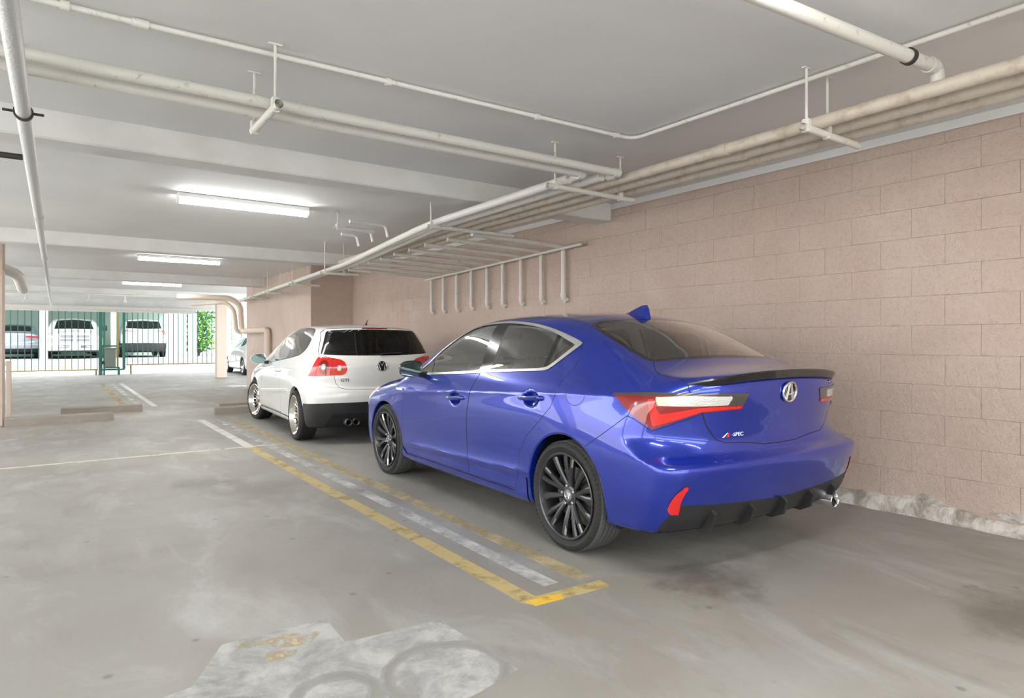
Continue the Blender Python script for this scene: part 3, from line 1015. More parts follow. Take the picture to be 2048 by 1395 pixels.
    for s_ in (-1, 1):
        e.tube([EP(s_ * .007, 1.010), EP(s_ * .012, .985), EP(s_ * .030, .918)], [.005, .0065, .0085], 8)
    e.tube([EP(-.018, .948), EP(.018, .948)], .0045, 8)
    e.build('emblem', M['chrome'], lid)
    MB().lathe([(0, .058), (-.004, .056), (-.005, .0001)], 32, 'y', 0, ey - .001, .962).build('emblem_plate', M['black_gloss'], lid)
    by = rear_y(-.42, .745) - .004
    lettering('trim_badge', '-SPEC', .028, (-.362, by - .006, .748), lid, M['badge_white'], rotz=-11, sx=1.15)
    MB().add([(-.468, by + .012, .735), (-.450, by + .010, .735), (-.425, by + .003, .760), (-.432, by + .004, .760)], [(0, 1, 2, 3)]).build('badge_stroke', M['badge_white'], lid)
    MB().add([(-.438, by + .006, .735), (-.418, by + .003, .735), (-.418, by + .002, .757), (-.426, by + .003, .757)], [(0, 1, 2, 3)]).build('badge_accent', M['badge_red'], lid)
    my = rear_y(.50, 1.0)
    lettering('model_badge', 'ILX', .036, (.50, my - .004, .998), lid, M['chrome'], rotz=16, sx=1.1)
    # roof antenna
    m = MB(); vs = []
    for (y, z, w_) in ((.40, 1.436, .004), (.34, 1.448, .022), (.28, 1.468, .026), (.22, 1.488, .026), (.18, 1.492, .024), (.165, 1.47, .022), (.15, 1.40, .03)):
        zb = float(B.T(np.array([y]))[0]) - .006
        vs += [(-w_ * 1.3, y, zb), (-w_ * .45, y, max(z, zb + .002)), (w_ * .45, y, max(z, zb + .002)), (w_ * 1.3, y, zb)]
    m.add(vs, [(i * 4 + k, i * 4 + k + 1, i * 4 + k + 5, i * 4 + k + 4) for i in range(6) for k in range(3)])
    m.build('roof_antenna', M['blue_paint'], car, angle=50)
    # diffuser fins, exhaust
    for x in (-.56, -.28, 0, .28, .56):
        MB().prism([(-.85 + .10 * x * x, .385), (-.892 + .13 * x * x, .35), (-.868 + .13 * x * x, .275), (-.80, .245), (-.70, .25), (-.70, .36)], x - .012, x + .012, 'x').build('diffuser_fin', M['black_satin'], bump, smooth=False)
    MB().lathe([(-.855, .044), (-.862, .041), (-.855, .037), (-.70, .037), (-.62, .034), (-.62, .044)], 28, 'y', .575, .02, .268, close=True).build('exhaust_tip', M['chrome'], car)
    MB().lathe([(-.78, .0001), (-.78, .0368)], 24, 'y', .575, .02, .268).build('exhaust_shade_disc', M['seam_black'], car)  # black disc put in as the shade inside the tip
    MB().tube([(.575, -.68, .268), (.55, -.3, .26), (.3, .2, .25)], .03, 8).build('exhaust_pipe', M['seam_black'], car)
    # mirrors
    for s_ in (-1, 1):
        bm = bmesh.new(); bmesh.ops.create_uvsphere(bm, u_segments=20, v_segments=14, radius=1)
        for v in bm.verts:
            x, y, z = v.co
            y2 = .010 if y < 0 else y * .085
            v.co = (s_ * (.985 + math.copysign(abs(x) ** .7, x) * .105), 1.885 + y2 - (.0 if y > 0 else .012), 1.012 + math.copysign(abs(z) ** .75, z) * (.070 - .010 * x))
        mm = MB().addbm(bm)
        h_ = mm.build('side_mirror', M['black_gloss'] if s_ else None, car, angle=50)
        fc = []
        for k in range(24):
            t = 2 * math.pi * k / 24
            cx_, sz_ = math.cos(t), math.sin(t)
            fc.append((s_ * (.985 + math.copysign(abs(cx_) ** .6, cx_) * .094), 1.882, 1.012 + math.copysign(abs(sz_) ** .65, sz_) * .058))
        MB().add(fc, [tuple(range(24))]).build('mirror_face', M['mirror_glass'], h_)
        MB().tube([(s_ * .80, 1.88, .965), (s_ * .86, 1.90, .958), (s_ * .92, 1.91, .975)], [.03, .026, .03], 8).build('mirror_arm', M['black_gloss'], h_)
    MB().bevbox(-.893, -.884, 2.27, 2.40, .805, .826, .003).build('fender_badge', M['badge_white'], car)
    return car
rearc = lambda P: np.stack([np.abs(P[:, 0]), P[:, 2]], 1)

def under_split(S, labels):
    N = np.cross(S.P[S.F[:, 1]] - S.P[S.F[:, 0]], S.P[S.F[:, 2]] - S.P[S.F[:, 0]])
    N /= np.maximum(np.linalg.norm(N, axis=1, keepdims=True), 1e-12)
    und = (N[:, 2] < -.75) & (S.P[S.F].mean(1)[:, 2] < .3)
    S.L[und & S.take(*labels)] = S.code('under')

def circle2(cx_, cy_, r, n=28, ry=None):
    return [(cx_ + r * math.cos(t), cy_ + (ry or r) * math.sin(t)) for t in np.linspace(0, 2 * math.pi, n + 1)[:-1]]

def build_hatch(loc, yaw):
    car = empty('hatchback_car', (*loc, 0), R(-yaw))
    tag(car, 'white three-door hatchback with tinted rear window parked in front of the blue sedan', 'car')
    B = Body(HATCH)
    P, F = B.grid(.018)
    S = Skin(P, F)
    sidew = lambda c_: c_[:, 0] > .42
    tailw = lambda c_: c_[:, 1] < -.1
    AR = [(-.03, .312, .372), (2.56, .312, .368)]
    wheel_arches(S, AR)
    glass = smooth_poly([(1.55, .925), (1.55, .925), (1.44, 1.135), (1.24, 1.235), (1.005, 1.310), (.80, 1.370), (.627, 1.400), (.35, 1.413), (.05, 1.402), (-.10, 1.372), (-.176, 1.305), (-.168, 1.18), (-.10, 1.112),
                         (.028, 1.064), (.25, 1.035), (.531, 1.008), (1.0, .970)], 5)
    S.region('window_frame', side, glass, sidew, ['body'])
    fr = lambda P_: sdf_poly(glass, side(P_)) + .012
    S.region('side_glass', None, None, sidew, ['window_frame'], field=fr)
    S.region('front_glass', side, [(1.6, .9), (1.6, 1.5), (.632, 1.5), (.545, .95), (.545, .9)], sidew, ['side_glass'])
    S.region('window_frame', side, [(.645, 1.5), (.615, 1.5), (.53, .9), (.56, .9)], sidew, ['side_glass', 'front_glass'])
    S.region('door', side, [(.80, .27), (.81, .58), (.83, .77), (.90, .975), (.90, 1.05), (1.55, 1.0), (1.80, .925), (1.90, .87), (1.98, .718), (2.09, .466), (2.12, .36), (2.08, .27)], sidew, ['body'], gap=.006)
    S.region('side_skirt', side, [(.36, .10), (.36, .262), (2.15, .262), (2.15, .10)], sidew, ['body'], gap=.004)
    lamp = smooth_poly([(.324, .823), (.324, .823), (.179, 1.051), (.179, 1.051), (-.056, 1.037), (-.212, 1.008), (-.285, .945), (-.288, .885), (-.24, .838), (-.099, .832)], 5)
    S.region('lamp', wrapc, lamp, tailw, ['body'])
    S.region('lamp_inner', wrapc, [(-.062, 1.1), (-.105, .80), (-.5, .80), (-.5, 1.1)], tailw, ['lamp'])
    S.region('lamp_seam', wrapc, [(-.052, 1.1), (-.095, .80), (-.105, .80), (-.062, 1.1)], tailw, ['lamp', 'lamp_inner'])
    S.region('lamp_white', wrapc, circle2(.056, .930, .036), tailw, ['lamp'])
    S.region('lamp_white2', wrapc, circle2(-.184, .918, .030, ry=.036), tailw, ['lamp_inner'])
    S.region('lamp_core', wrapc, circle2(.056, .930, .085), tailw, ['lamp'])
    S.region('rear_window', rearc, smooth_poly([(-.1, 1.062), (-.1, 1.062), (.35, 1.066), (.65, 1.078), (.683, 1.088), (.683, 1.11), (.60, 1.32), (.575, 1.358), (.52, 1.372), (.3, 1.382), (-.1, 1.386), (-.1, 1.386)], 4),
             lambda c_: c_[:, 1] < -.25, ['body'])
    S.region('hatch', rearc, [(-.1, .652), (.164, .655), (.45, .662), (.515, .685), (.555, .735), (.572, .831), (.60, 1.04), (.70, 1.07), (.715, 1.10), (.63, 1.35), (.57, 1.395), (.3, 1.408), (-.1, 1.412)], lambda c_: c_[:, 1] < -.3, ['body'], gap=.005)
    S.region('brake_light', rearc, [(-.1, 1.393), (.165, 1.391), (.165, 1.407), (-.1, 1.409)], lambda c_: c_[:, 1] < -.3, ['hatch', 'body', 'gap'])
    S.region('valance', rearc, [(-.1, .37), (.58, .375), (.605, .35), (.665, .22), (.665, .05), (-.1, .05)], lambda c_: c_[:, 1] < -.35, ['body'])
    S.region('lower_bumper', wrapc, [(-1.1, .512), (.10, .502), (.46, .492), (.52, .40), (.6, .3), (.6, 0), (-1.1, 0)], tailw, ['body'])
    S.region('windshield', planc, [(-.1, 2.36), (.35, 2.30), (.58, 2.16), (.62, 2.0), (.60, 1.7), (.55, 1.36), (.50, 1.30), (.3, 1.27), (-.1, 1.26)], lambda c_: (c_[:, 2] > .97) & (c_[:, 1] > 1.1), ['body'])
    S.region('hood', planc, [(-.1, 2.40), (.4, 2.34), (.66, 2.20), (.68, 2.9), (.55, 3.2), (-.1, 3.3)], lambda c_: (c_[:, 2] > .7) & (c_[:, 1] > 2), ['body'], gap=.005)
    S.region('head_lamp', side, [(3.4, .60), (3.1, .62), (2.95, .74), (3.05, .78), (3.4, .72)], lambda c_: (c_[:, 0] > .35) & (c_[:, 1] > 2.7), ['body'])
    under_split(S, ['body', 'lower_bumper', 'side_skirt', 'valance', 'gap'])
    T_ = S.take
    ob = lambda n, mk, m, par=car, sd='both', off=0, **k: skin_object(n, B, S, mk, M[m], par, sd, off, **k)
    ob('body_shell', T_('body'), 'white_paint'); ob('panel_seams', T_('gap'), 'seam_black'); ob('underbody', T_('under'), 'seam_black')
    ob('hood', T_('hood'), 'white_paint'); ob('windshield', T_('windshield'), 'clear_glass')
    hat = ob('tailgate', T_('hatch'), 'white_paint')
    tag(ob('rear_window', T_('rear_window'), 'tinted_glass', hat), 'dark tinted rear window')
    ob('brake_light', T_('brake_light'), 'lamp_red', hat, off=.003)
    lb = ob('lower_bumper', T_('lower_bumper'), 'black_satin'); tag(lb, 'matt black lower bumper')
    ob('valance', T_('valance'), 'seam_black', lb)
    for sd in ('left', 'right'):
        s_ = -1 if sd == 'left' else 1
        d = ob('door', T_('door'), 'white_paint', sd=sd)
        ob('window_glass', T_('front_glass'), 'clear_glass', d, sd)
        ob('quarter_glass', T_('side_glass'), 'tinted_glass_side', sd=sd)
        ob('window_frame', T_('window_frame'), 'black_gloss', sd=sd)
        ob('side_skirt', T_('side_skirt'), 'white_paint', sd=sd, off=.012)
        lo = ob('tail_lamp', T_('lamp'), 'lamp_red_bright', sd=sd, off=.005)
        ob('lamp_inner', T_('lamp_inner'), 'lamp_red_bright', lo, sd, .005)
        ob('lamp_core', T_('lamp_core'), 'lamp_red', lo, sd, .007)
        ob('lamp_seam', T_('lamp_seam'), 'lamp_smoke', lo, sd, .004)
        ob('clear_lens', T_('lamp_white'), 'lamp_clear', lo, sd, .009)
        ob('reversing_lens', T_('lamp_white2'), 'lamp_clear', lo, sd, .009)
        ob('head_lamp', T_('head_lamp'), 'lamp_white', sd=sd)
        x = lambda y, z: float(B.W(np.array([y]), np.array([z]))[0])
        path = [(s_ * (x(1.0, .83) - .004), 1.0, .83), (s_ * (x(1.0, .83) + .02), .97, .831), (s_ * (x(.9, .83) + .024), .87, .836), (s_ * (x(.8, .83) + .02), .77, .842), (s_ * (x(.75, .84) - .004), .74, .845)]
        MB().tube(path, .014, 8).build('door_handle', M['white_paint'], d)
        vs = []
        n = 14
        for i in range(n + 1):
            y = 2.03 - (2.03 - .36) * i / n
            zc_ = .50 + .105 * i / n
            for (dz, dx) in ((-.018, -.002), (-.014, .012), (.014, .012), (.018, -.002)):
                vs.append((s_ * (x(y, zc_) + dx), y, zc_ + dz))
        MB().add(vs, [(i * 4 + k, i * 4 + k + 1, i * 4 + k + 5, i * 4 + k + 4) for i in range(n) for k in range(3)] + [(0, 1, 2, 3), (n * 4, n * 4 + 1, n * 4 + 2, n * 4 + 3)]).build('side_moulding', M['white_paint'], car, angle=50)
        bm = bmesh.new(); bmesh.ops.create_uvsphere(bm, u_segments=20, v_segments=12, radius=1)
        for v in bm.verts:
            a, b, c_ = v.co
            v.co = (s_ * (.99 + math.copysign(abs(a) ** .75, a) * .11), 1.63 + (.0 if b < 0 else b * .09), .985 + math.copysign(abs(c_) ** .8, c_) * (.075 - .016 * a))
        h_ = MB().addbm(bm).build('side_mirror', M['white_paint'], car, angle=50)
        fc = []
        for k in range(24):
            t = 2 * math.pi * k / 24
            a, c_ = math.cos(t), math.sin(t)
            fc.append((s_ * (.99 + math.copysign(abs(a) ** .7, a) * .102), 1.624, .985 + math.copysign(abs(c_) ** .75, c_) * (.068 - .014 * a)))
        MB().add(fc, [tuple(range(24))]).build('mirror_face', M['mirror_glass'], h_)
        MB().tube([(s_ * .80, 1.60, .93), (s_ * .90, 1.64, .93)], .025, 8).build('mirror_arm', M['black_satin'], h_)
    inn = T_('body', 'door', 'gap', 'hood', 'hatch', 'window_frame') & (S.P[S.F].mean(1)[:, 1] < 2.6)
    zz = S.P[S.F].mean(1)[:, 2]
    ob('door_lining', inn & (zz <= 1.05), 'cabin_dark', off=-.03, flip=True)
    ob('headliner', inn & (zz > 1.05), 'cabin_light', off=-.022, flip=True)
    MB().box(-.72, .72, -.4, 2.3, .27, .30).build('cabin_floor', M['cabin_dark'], car)
    cabin(car, 1.05, .25, .50, 1.55, 1.76)
    arch_parts(B, car, AR, M['white_paint'])
    place_wheels(wheel_multi, car, 0.0, 2.578, .312, .765, steer=R(11))
    def rear_y(x, z):
        return float(B.shoot(np.array([[x, -.1, z]]), np.array([[0., -1, 0]]), hi=1.4)[0, 1])
    # round emblem: ring with V above W
    ey = rear_y(0, .934)
    sl = (rear_y(0, .964) - rear_y(0, .904)) / .06
    def EP(x, z, o=.010): return (x, ey - o + sl * (z - .934), z)
    MB().lathe([(0, .064), (-.006, .062), (-.007, .0001)], 36, 'y', 0, ey - .001, .934).build('emblem_plate', M['black_gloss'], hat)
    e = MB().tube([EP(.058 * math.cos(t), .934 + .058 * math.sin(t)) for t in np.linspace(0, 2 * math.pi, 37)[:-1]], .0055, 8, closed=True)
    r = .055
    def pt(a): return EP(r * math.sin(a), .934 + r * math.cos(a))
    e.tube([pt(-.48), EP(0, .940), pt(.48)], .0048, 6)
    e.tube([pt(-.95), EP(-.022, .886), EP(0, .930), EP(.022, .886), pt(.95)], .0048, 6)
    e.build('emblem', M['chrome'], hat)
    gy = rear_y(-.46, .772)
    lettering('model_badge', 'GTI', .048, (-.455, gy - .012, .772), hat, M['black_gloss'], rotz=-13, sx=1.3, bold=.001)
    # wiper, antenna, exhaust
    wy = lambda x, z: rear_y(x, z) - .012
    MB().tube([(.0, wy(0, 1.066) - .01, 1.066), (.01, wy(.01, 1.085) - .012, 1.085), (.29, wy(.29, 1.092) - .012, 1.092)], [.014, .010, .006], 8).build('rear_wiper', M['black_satin'], hat)
    MB().tube([(0, -.18, 1.455), (0, -.20, 1.475), (0, -.235, 1.515)], [.016, .008, .003], 8).build('roof_antenna', M['black_satin'], car)
    for x in (-.42, -.33):
        MB().lathe([(-.775, .040), (-.78, .037), (-.775, .033), (-.60, .033), (-.60, .040)], 24, 'y', x, 0, .272, close=True).build('exhaust_tip', M['brake_iron'], car)
    return car

# ------------------------------------------------------------------ cars out in the yard (seen small, through the gate)
def wheel_plain(parent, rt=.33, rr=.22, w=.21):
    o = MB().lathe([(-.09, rr), (.09, rr), (.10, rr - .01), (.06, rr - .04), (.05, .05), (.07, .04), (.07, .0001)], 24).build('wheel', M['machined_alloy'], parent)
    h = w / 2
    MB().lathe([(-h * .8, rr - .01), (-h, (rr + rt) / 2), (-h * .8, rt), (h * .8, rt), (h, (rr + rt) / 2), (h * .8, rr - .01)], 28).build('tyre', M['tyre_rubber'], o)
    return o

def far_body(name, label, spec, loc, z, yaw, paint, scale, regions, wheel=(0, 2.67, .33, .76), glassmat='tinted_glass', step=.04, arches=None, group=None):
    car = empty(name, (*loc, z), R(-yaw))
    car.scale = scale
    tag(car, label, 'car', group)
    B = Body(spec); P, F = B.grid(step); S = Skin(P, F)
    yr, yf, hub, xo = wheel
    AR = arches or [(yr, hub, .37), (yf, hub, .37)]
    wheel_arches(S, AR)
    for (nm, coord, poly, wh) in regions:
        S.region(nm, coord, poly, wh, ['body'])
    under_split(S, ['body', 'bumper_black'])
    T_ = S.take
    pal = {'body': paint, 'glass': M[glassmat], 'lamp_red': M['lamp_red_bright'], 'bumper_black': M['black_satin'], 'under': M['seam_black'], 'head_lamp': M['lamp_white'],
           'grille': M['plastic_grey'], 'amber': M['lamp_amber'], 'chrome_bar': M['chrome']}
    nice = {'body': 'body_shell', 'glass': 'windows', 'lamp_red': 'tail_lamp', 'bumper_black': 'lower_bumper', 'under': 'underbody', 'head_lamp': 'head_lamp', 'grille': 'grille', 'amber': 'turn_signal', 'chrome_bar': 'bumper_bar'}
    for nm in S.names:
        if nm == 'arch' or not T_(nm).any(): continue
        if nm in ('lamp_red', 'head_lamp', 'amber'):
            for sd in ('left', 'right'): skin_object(nice[nm], B, S, T_(nm), pal[nm], car, sd, .004)
        else:
            skin_object(nice[nm], B, S, T_(nm), pal[nm], car)
    arch_parts(B, car, AR, paint)
    place_wheels(wheel_plain, car, yr, yf, hub, xo)
    return car, B, S
# ------------------------------------------------------------------ the garage
def node_mat(name):
    m = bpy.data.materials.new(name); m.use_nodes = True
    MATS[name] = m
    nt = m.node_tree
    return m, nt, nt.nodes['Principled BSDF']
def nd(nt, kind, **kw):
    n = nt.nodes.new('ShaderNode' + kind)
    for k, v in kw.items():
        if k.startswith('i_'): n.inputs[int(k[2:])].default_value = v
        else: setattr(n, k, v)
    return n
def mixc(nt, fac, a, b):
    n = nd(nt, 'Mix', data_type='RGBA')
    for sock, v in ((n.inputs[0], fac), (n.inputs[6], a), (n.inputs[7], b)):
        if hasattr(v, 'links'): nt.links.new(v, sock)
        else: sock.default_value = v if not isinstance(v, tuple) else (*v, 1)
    return n.outputs[2]
def noise(nt, vec, scale, detail=5, rough=.55, dist=0):
    n = nd(nt, 'TexNoise'); n.inputs['Scale'].default_value = scale; n.inputs['Detail'].default_value = detail
    n.inputs['Roughness'].default_value = rough; n.inputs['Distortion'].default_value = dist
    nt.links.new(vec, n.inputs['Vector'])
    return n.outputs['Fac']
def ramp(nt, fac, lo, hi, a=0., b=1.):
    n = nd(nt, 'MapRange', clamp=True)
    nt.links.new(fac, n.inputs[0]); n.inputs[1].default_value = lo; n.inputs[2].default_value = hi
    n.inputs[3].default_value = a; n.inputs[4].default_value = b
    return n.outputs[0]
def mth(nt, op, a, b=0.):
    n = nd(nt, 'Math', operation=op)
    for s_, v in ((n.inputs[0], a), (n.inputs[1], b)):
        if hasattr(v, 'links'): nt.links.new(v, s_)
        else: s_.default_value = v
    return n.outputs[0]
def bump(nt, bs, h, strength, dist=.01):
    n = nd(nt, 'Bump'); n.inputs['Strength'].default_value = strength; n.inputs['Distance'].default_value = dist
    nt.links.new(h, n.inputs['Height']); nt.links.new(n.outputs[0], bs.inputs['Normal'])

# concrete floor: pale trowelled patches, warm dirt, tyre dust, drip spots
m, nt, bs = node_mat('floor_concrete')
tc = nd(nt, 'TexCoord').outputs['Object']
st = nd(nt, 'Mapping'); st.inputs['Scale'].default_value = (1.0, .45, 1); nt.links.new(tc, st.inputs[0])
big = noise(nt, tc, .55, 4, .6, .6); midn = noise(nt, st.outputs[0], 2.2, 6, .62, .8); fine = noise(nt, tc, 34, 4, .6)
c1 = mixc(nt, ramp(nt, big, .36, .64), (.242, .226, .196), (.312, .304, .282))
c2 = mixc(nt, ramp(nt, midn, .52, .72, 0, .75), c1, (.375, .380, .366))
c3 = mixc(nt, ramp(nt, noise(nt, st.outputs[0], 3.1, 5, .65, .5), .58, .74, 0, .55), c2, (.165, .150, .126))
c4 = mixc(nt, ramp(nt, fine, .3, .7, 0, .25), c3, (.25, .23, .205))
vo = nd(nt, 'TexVoronoi'); vo.inputs['Scale'].default_value = 5.5; nt.links.new(tc, vo.inputs['Vector'])
sepc = nd(nt, 'SeparateColor'); nt.links.new(vo.outputs['Color'], sepc.inputs[0])
spot = mth(nt, 'MULTIPLY', ramp(nt, mth(nt, 'ADD', vo.outputs['Distance'], mth(nt, 'MULTIPLY', fine, .06)), .09, .15, .55, 0.), ramp(nt, sepc.outputs[0], .50, .54))
c5 = mixc(nt, spot, c4, (.10, .09, .08))
cur = c5
for (sx, sy, r1, amt) in ((2.75, 2.15, .34, .75), (3.55, 1.02, .40, .7), (1.05, 6.2, .35, .5), (1.5, 5.7, .5, .35), (2.75, 5.0, .9, .25)):
    d_ = nd(nt, 'VectorMath', operation='DISTANCE'); nt.links.new(tc, d_.inputs[0]); d_.inputs[1].default_value = (sx, sy, 0)
    wob = mth(nt, 'ADD', d_.outputs['Value'], mth(nt, 'MULTIPLY', mth(nt, 'SUBTRACT', noise(nt, tc, 5, 4, .65), .5), .75))
    cur = mixc(nt, ramp(nt, wob, r1 * .25, r1, amt, 0.), cur, (.115, .098, .082))
nt.links.new(cur, bs.inputs['Base Color'])
nt.links.new(ramp(nt, midn, .3, .8, .62, .42), bs.inputs['Roughness'])
bump(nt, bs, fine, .12)

m, nt, bs = node_mat('ceiling_paint')
tc = nd(nt, 'TexCoord').outputs['Object']
nt.links.new(mixc(nt, ramp(nt, noise(nt, tc, .8, 4), .35, .65), (.72, .725, .725), (.78, .785, .785)), bs.inputs['Base Color'])
bs.inputs['Roughness'].default_value = .75
bump(nt, bs, noise(nt, tc, 60, 3), .06)

m, nt, bs = node_mat('beam_paint')
tc = nd(nt, 'TexCoord').outputs['Object']
nt.links.new(mixc(nt, ramp(nt, noise(nt, tc, 2.5, 5), .4, .7), (.74, .74, .73), (.66, .655, .64)), bs.inputs['Base Color'])
bs.inputs['Roughness'].default_value = .6
bump(nt, bs, noise(nt, tc, 14, 5, .6), .35)

m, nt, bs = node_mat('pink_paint')
tc = nd(nt, 'TexCoord').outputs['Object']; ge = nd(nt, 'NewGeometry').outputs['Position']
n1 = noise(nt, ge, 1.1, 5, .6, .5); n2 = noise(nt, ge, 26, 6, .7); n3 = noise(nt, ge, 75, 4, .65)
ca = mixc(nt, ramp(nt, n1, .35, .68), (.535, .415, .355), (.605, .485, .425))
cb = mixc(nt, ramp(nt, n2, .48, .75, 0, .42), ca, (.37, .295, .245))
nt.links.new(cb, bs.inputs['Base Color'])
bs.inputs['Roughness'].default_value = .52
bump(nt, bs, mth(nt, 'ADD', n2, mth(nt, 'MULTIPLY', n3, .5)), .85, .012)

m, nt, bs = node_mat('kerb_concrete')
ge = nd(nt, 'NewGeometry').outputs['Position']
n1 = noise(nt, ge, 7, 6, .7, .5)
nt.links.new(mixc(nt, ramp(nt, n1, .42, .62), (.62, .60, .56), (.30, .26, .22)), bs.inputs['Base Color'])
bs.inputs['Roughness'].default_value = .85
bump(nt, bs, n1, .8, .03)

m, nt, bs = node_mat('pipe_paint')
ge = nd(nt, 'NewGeometry').outputs['Position']
n1 = noise(nt, ge, 18, 6, .7)
nt.links.new(mixc(nt, ramp(nt, n1, .60, .72), (.68, .665, .63), (.36, .31, .25)), bs.inputs['Base Color'])
bs.inputs['Roughness'].default_value = .5
bump(nt, bs, n1, .2)
m, nt, bs = node_mat('beige_pipe')
ge = nd(nt, 'NewGeometry').outputs['Position']
n1 = noise(nt, ge, 9, 6, .7)
nt.links.new(mixc(nt, ramp(nt, n1, .50, .70), (.56, .50, .42), (.40, .33, .26)), bs.inputs['Base Color'])
bs.inputs['Roughness'].default_value = .5
mat('wrap_pipe', (.62, .62, .62), .45, .2, bump=.5, bscale=90)
mat('lamp_housing', (.80, .80, .79), .4)
mat('lamp_lens', (.9, .9, .9), .4, emit=((1, .985, .95), TUBE_STRENGTH))
mat('dark_iron', (.06, .05, .045), .6, .5)
mat('gate_green', (.035, .16, .125), .5)
mat('gate_rust', (.40, .30, .12), .7)
mat('machine_grey', (.17, .20, .17), .6)
mat('yard_concrete', (.33, .33, .335), .85, var=.08, vscale=1)
mat('yard_wall', (.36, .46, .40), .8)
mat('yard_post', (.55, .62, .60), .6)
mat('column_paint', (.70, .60, .51), .7, bump=.3, bscale=20)
mat('stop_concrete', (.30, .265, .23), .9, bump=.5, bscale=40, var=.2, vscale=6)
mat('leaf_green', (.06, .22, .035), .6)
mat('leaf_light', (.22, .42, .06), .6)
mat('bark', (.12, .09, .06), .9)
mat('bounce_concrete', (.62, .62, .60), .85, var=.08, vscale=1)  # unseen ground outside, made pale to bounce sunlight into the garage
mat('back_wall', (.55, .50, .45), .8)

def struct(o): return tag(o, kind='structure')
struct(MB().box(-4.3, 5.35, -5.2, 28.2, -.2, 0).build('floor', M['floor_concrete'], smooth=False))
struct(MB().box(-4.3, 5.35, -5.2, 18.1, 2.75, 3.2).box(-4.3, 8.6, 18.1, 27.7, 2.75, 3.2).build('ceiling', M['ceiling_paint'], smooth=False))
for i, y in enumerate((-5.15, -.35, 5.17, 10.85, 16.37, 21.9, 27.35)):
    struct(MB().bevbox(-4.25, 5.0 if y < 17 else 8.5, y, y + .28, 2.56 if i < 6 else 2.42, 2.76, .012, 1).build('ceiling_beam', M['beam_paint'], smooth=False))
struct(MB().box(-4.3, -4.15, -5.2, 28, 0, .35).build('wall_left', M['back_wall'], smooth=False))
for y in (-5.1, -.35, 5.17, 10.85, 16.37, 21.9):
    struct(MB().bevbox(-4.28, -3.95, y, y + .3, 0, 2.75, .01, 1).build('column', M['pink_paint'], smooth=False))
struct(MB().box(4.7, 5.3, -5.3, -5.1, 0, 2.75).build('wall_back', M['back_wall'], smooth=False))
# block wall on the right: each block a piece of its own
wr = struct(MB().box(5.006, 5.3, -5.2, 12.9, 0, 2.75).build('wall_right', M['pink_paint'], smooth=False))
ch, bl = .2085, .4255
def block_mesh(L, Hh, name='concrete_block'):
    j = .0006
    m_ = MB().bevbox(0, .03, -L / 2 + j, L / 2 - j, -Hh / 2 + j, Hh / 2 - j, .0017, 2)
    me = m_.mesh(name, smooth=False); me.materials.append(M['pink_paint'])
    return me
full = block_mesh(bl, ch); cap = block_mesh(bl, .075)
spots_ = []
for row in range(13):
    z0 = .102 + row * ch
    hh = ch if row < 12 else .075
    off = 1.909 if (row % 2) == 0 else 1.909 + bl / 2
    for k in range(-4, 27):
        y = off + k * bl + bl / 2
        if y + bl / 2 > 12.85 or y < .6: continue
        spots_.append((math.hypot(4.9, y), y, z0 + hh / 2, row == 12))
spots_.sort()
rest = MB()
for i, (d_, y, z, c_) in enumerate(spots_):
    px_ = 4.9985 + random.uniform(-.001, .001)
    if i < 300:
        o = link('concrete_block', cap if c_ else full, wr)
        o.location = (px_, y, z)
        o.rotation_euler = (random.uniform(-.003, .003), random.uniform(-.003, .003), random.uniform(-.002, .002))
    else:
        hh = (.075 if c_ else ch) / 2 - .0016
        rest.box(px_, px_ + .03, y - bl / 2 + .0016, y + bl / 2 - .0016, z - hh, z + hh)
o = rest.build('far_blocks', M['pink_paint'], wr, smooth=False); o['kind'] = 'stuff'
for (yc, zc_, ry_, rz_) in ((2.03, .125, .13, .035), (2.75, .115, .08, .02), (1.52, .115, .10, .025)):
    pl_ = [(yc + ry_ * (1 + .25 * math.sin(7 * t + yc) + .15 * math.sin(11 * t)) * math.cos(t), zc_ + rz_ * (1 + .3 * math.sin(5 * t)) * math.sin(t)) for t in np.linspace(0, 2 * math.pi, 40)[:-1]]
    MB().prism(pl_, 4.9955, 5.004, 'x').build('paint_chip', M['kerb_concrete'], wr, smooth=False)
struct(MB().box(4.992, 5.02, -5.1, 12.8, 2.688, 2.76).build('trim_1', M['ceiling_paint'], smooth=False))
# broken kerb along its foot
kb = MB(); n = 120; vs = []
for i in range(n + 1):
    y = .3 + 12.4 * i / n
    q = math.sin(i * 1.7) * .5 + math.sin(i * .61 + 1) * .5
    w_ = .022 + .012 * q + random.uniform(-.006, .006); h_ = .085 + .025 * math.sin(i * .43) + random.uniform(-.012, .012)
    vs += [(5.0, y, h_ + .012), (4.988 - w_ * .4, y, h_), (4.978 - w_, y, h_ * .45), (4.965 - w_ * 1.2, y, -.01), (5.0, y, -.01)]
kb.add(vs, [(i * 5 + k, i * 5 + k + 1, i * 5 + k + 6, i * 5 + k + 5) for i in range(n) for k in range(4)] + [(0, 1, 2, 3, 4), tuple(n * 5 + k for k in range(5))])
struct(kb.build('baseboard_right', M['kerb_concrete'], angle=60))
struct(MB().box(4.137, 5.3, 12.8, 18.1, 0, 2.75).build('wall_pier', M['pink_paint'], smooth=False))
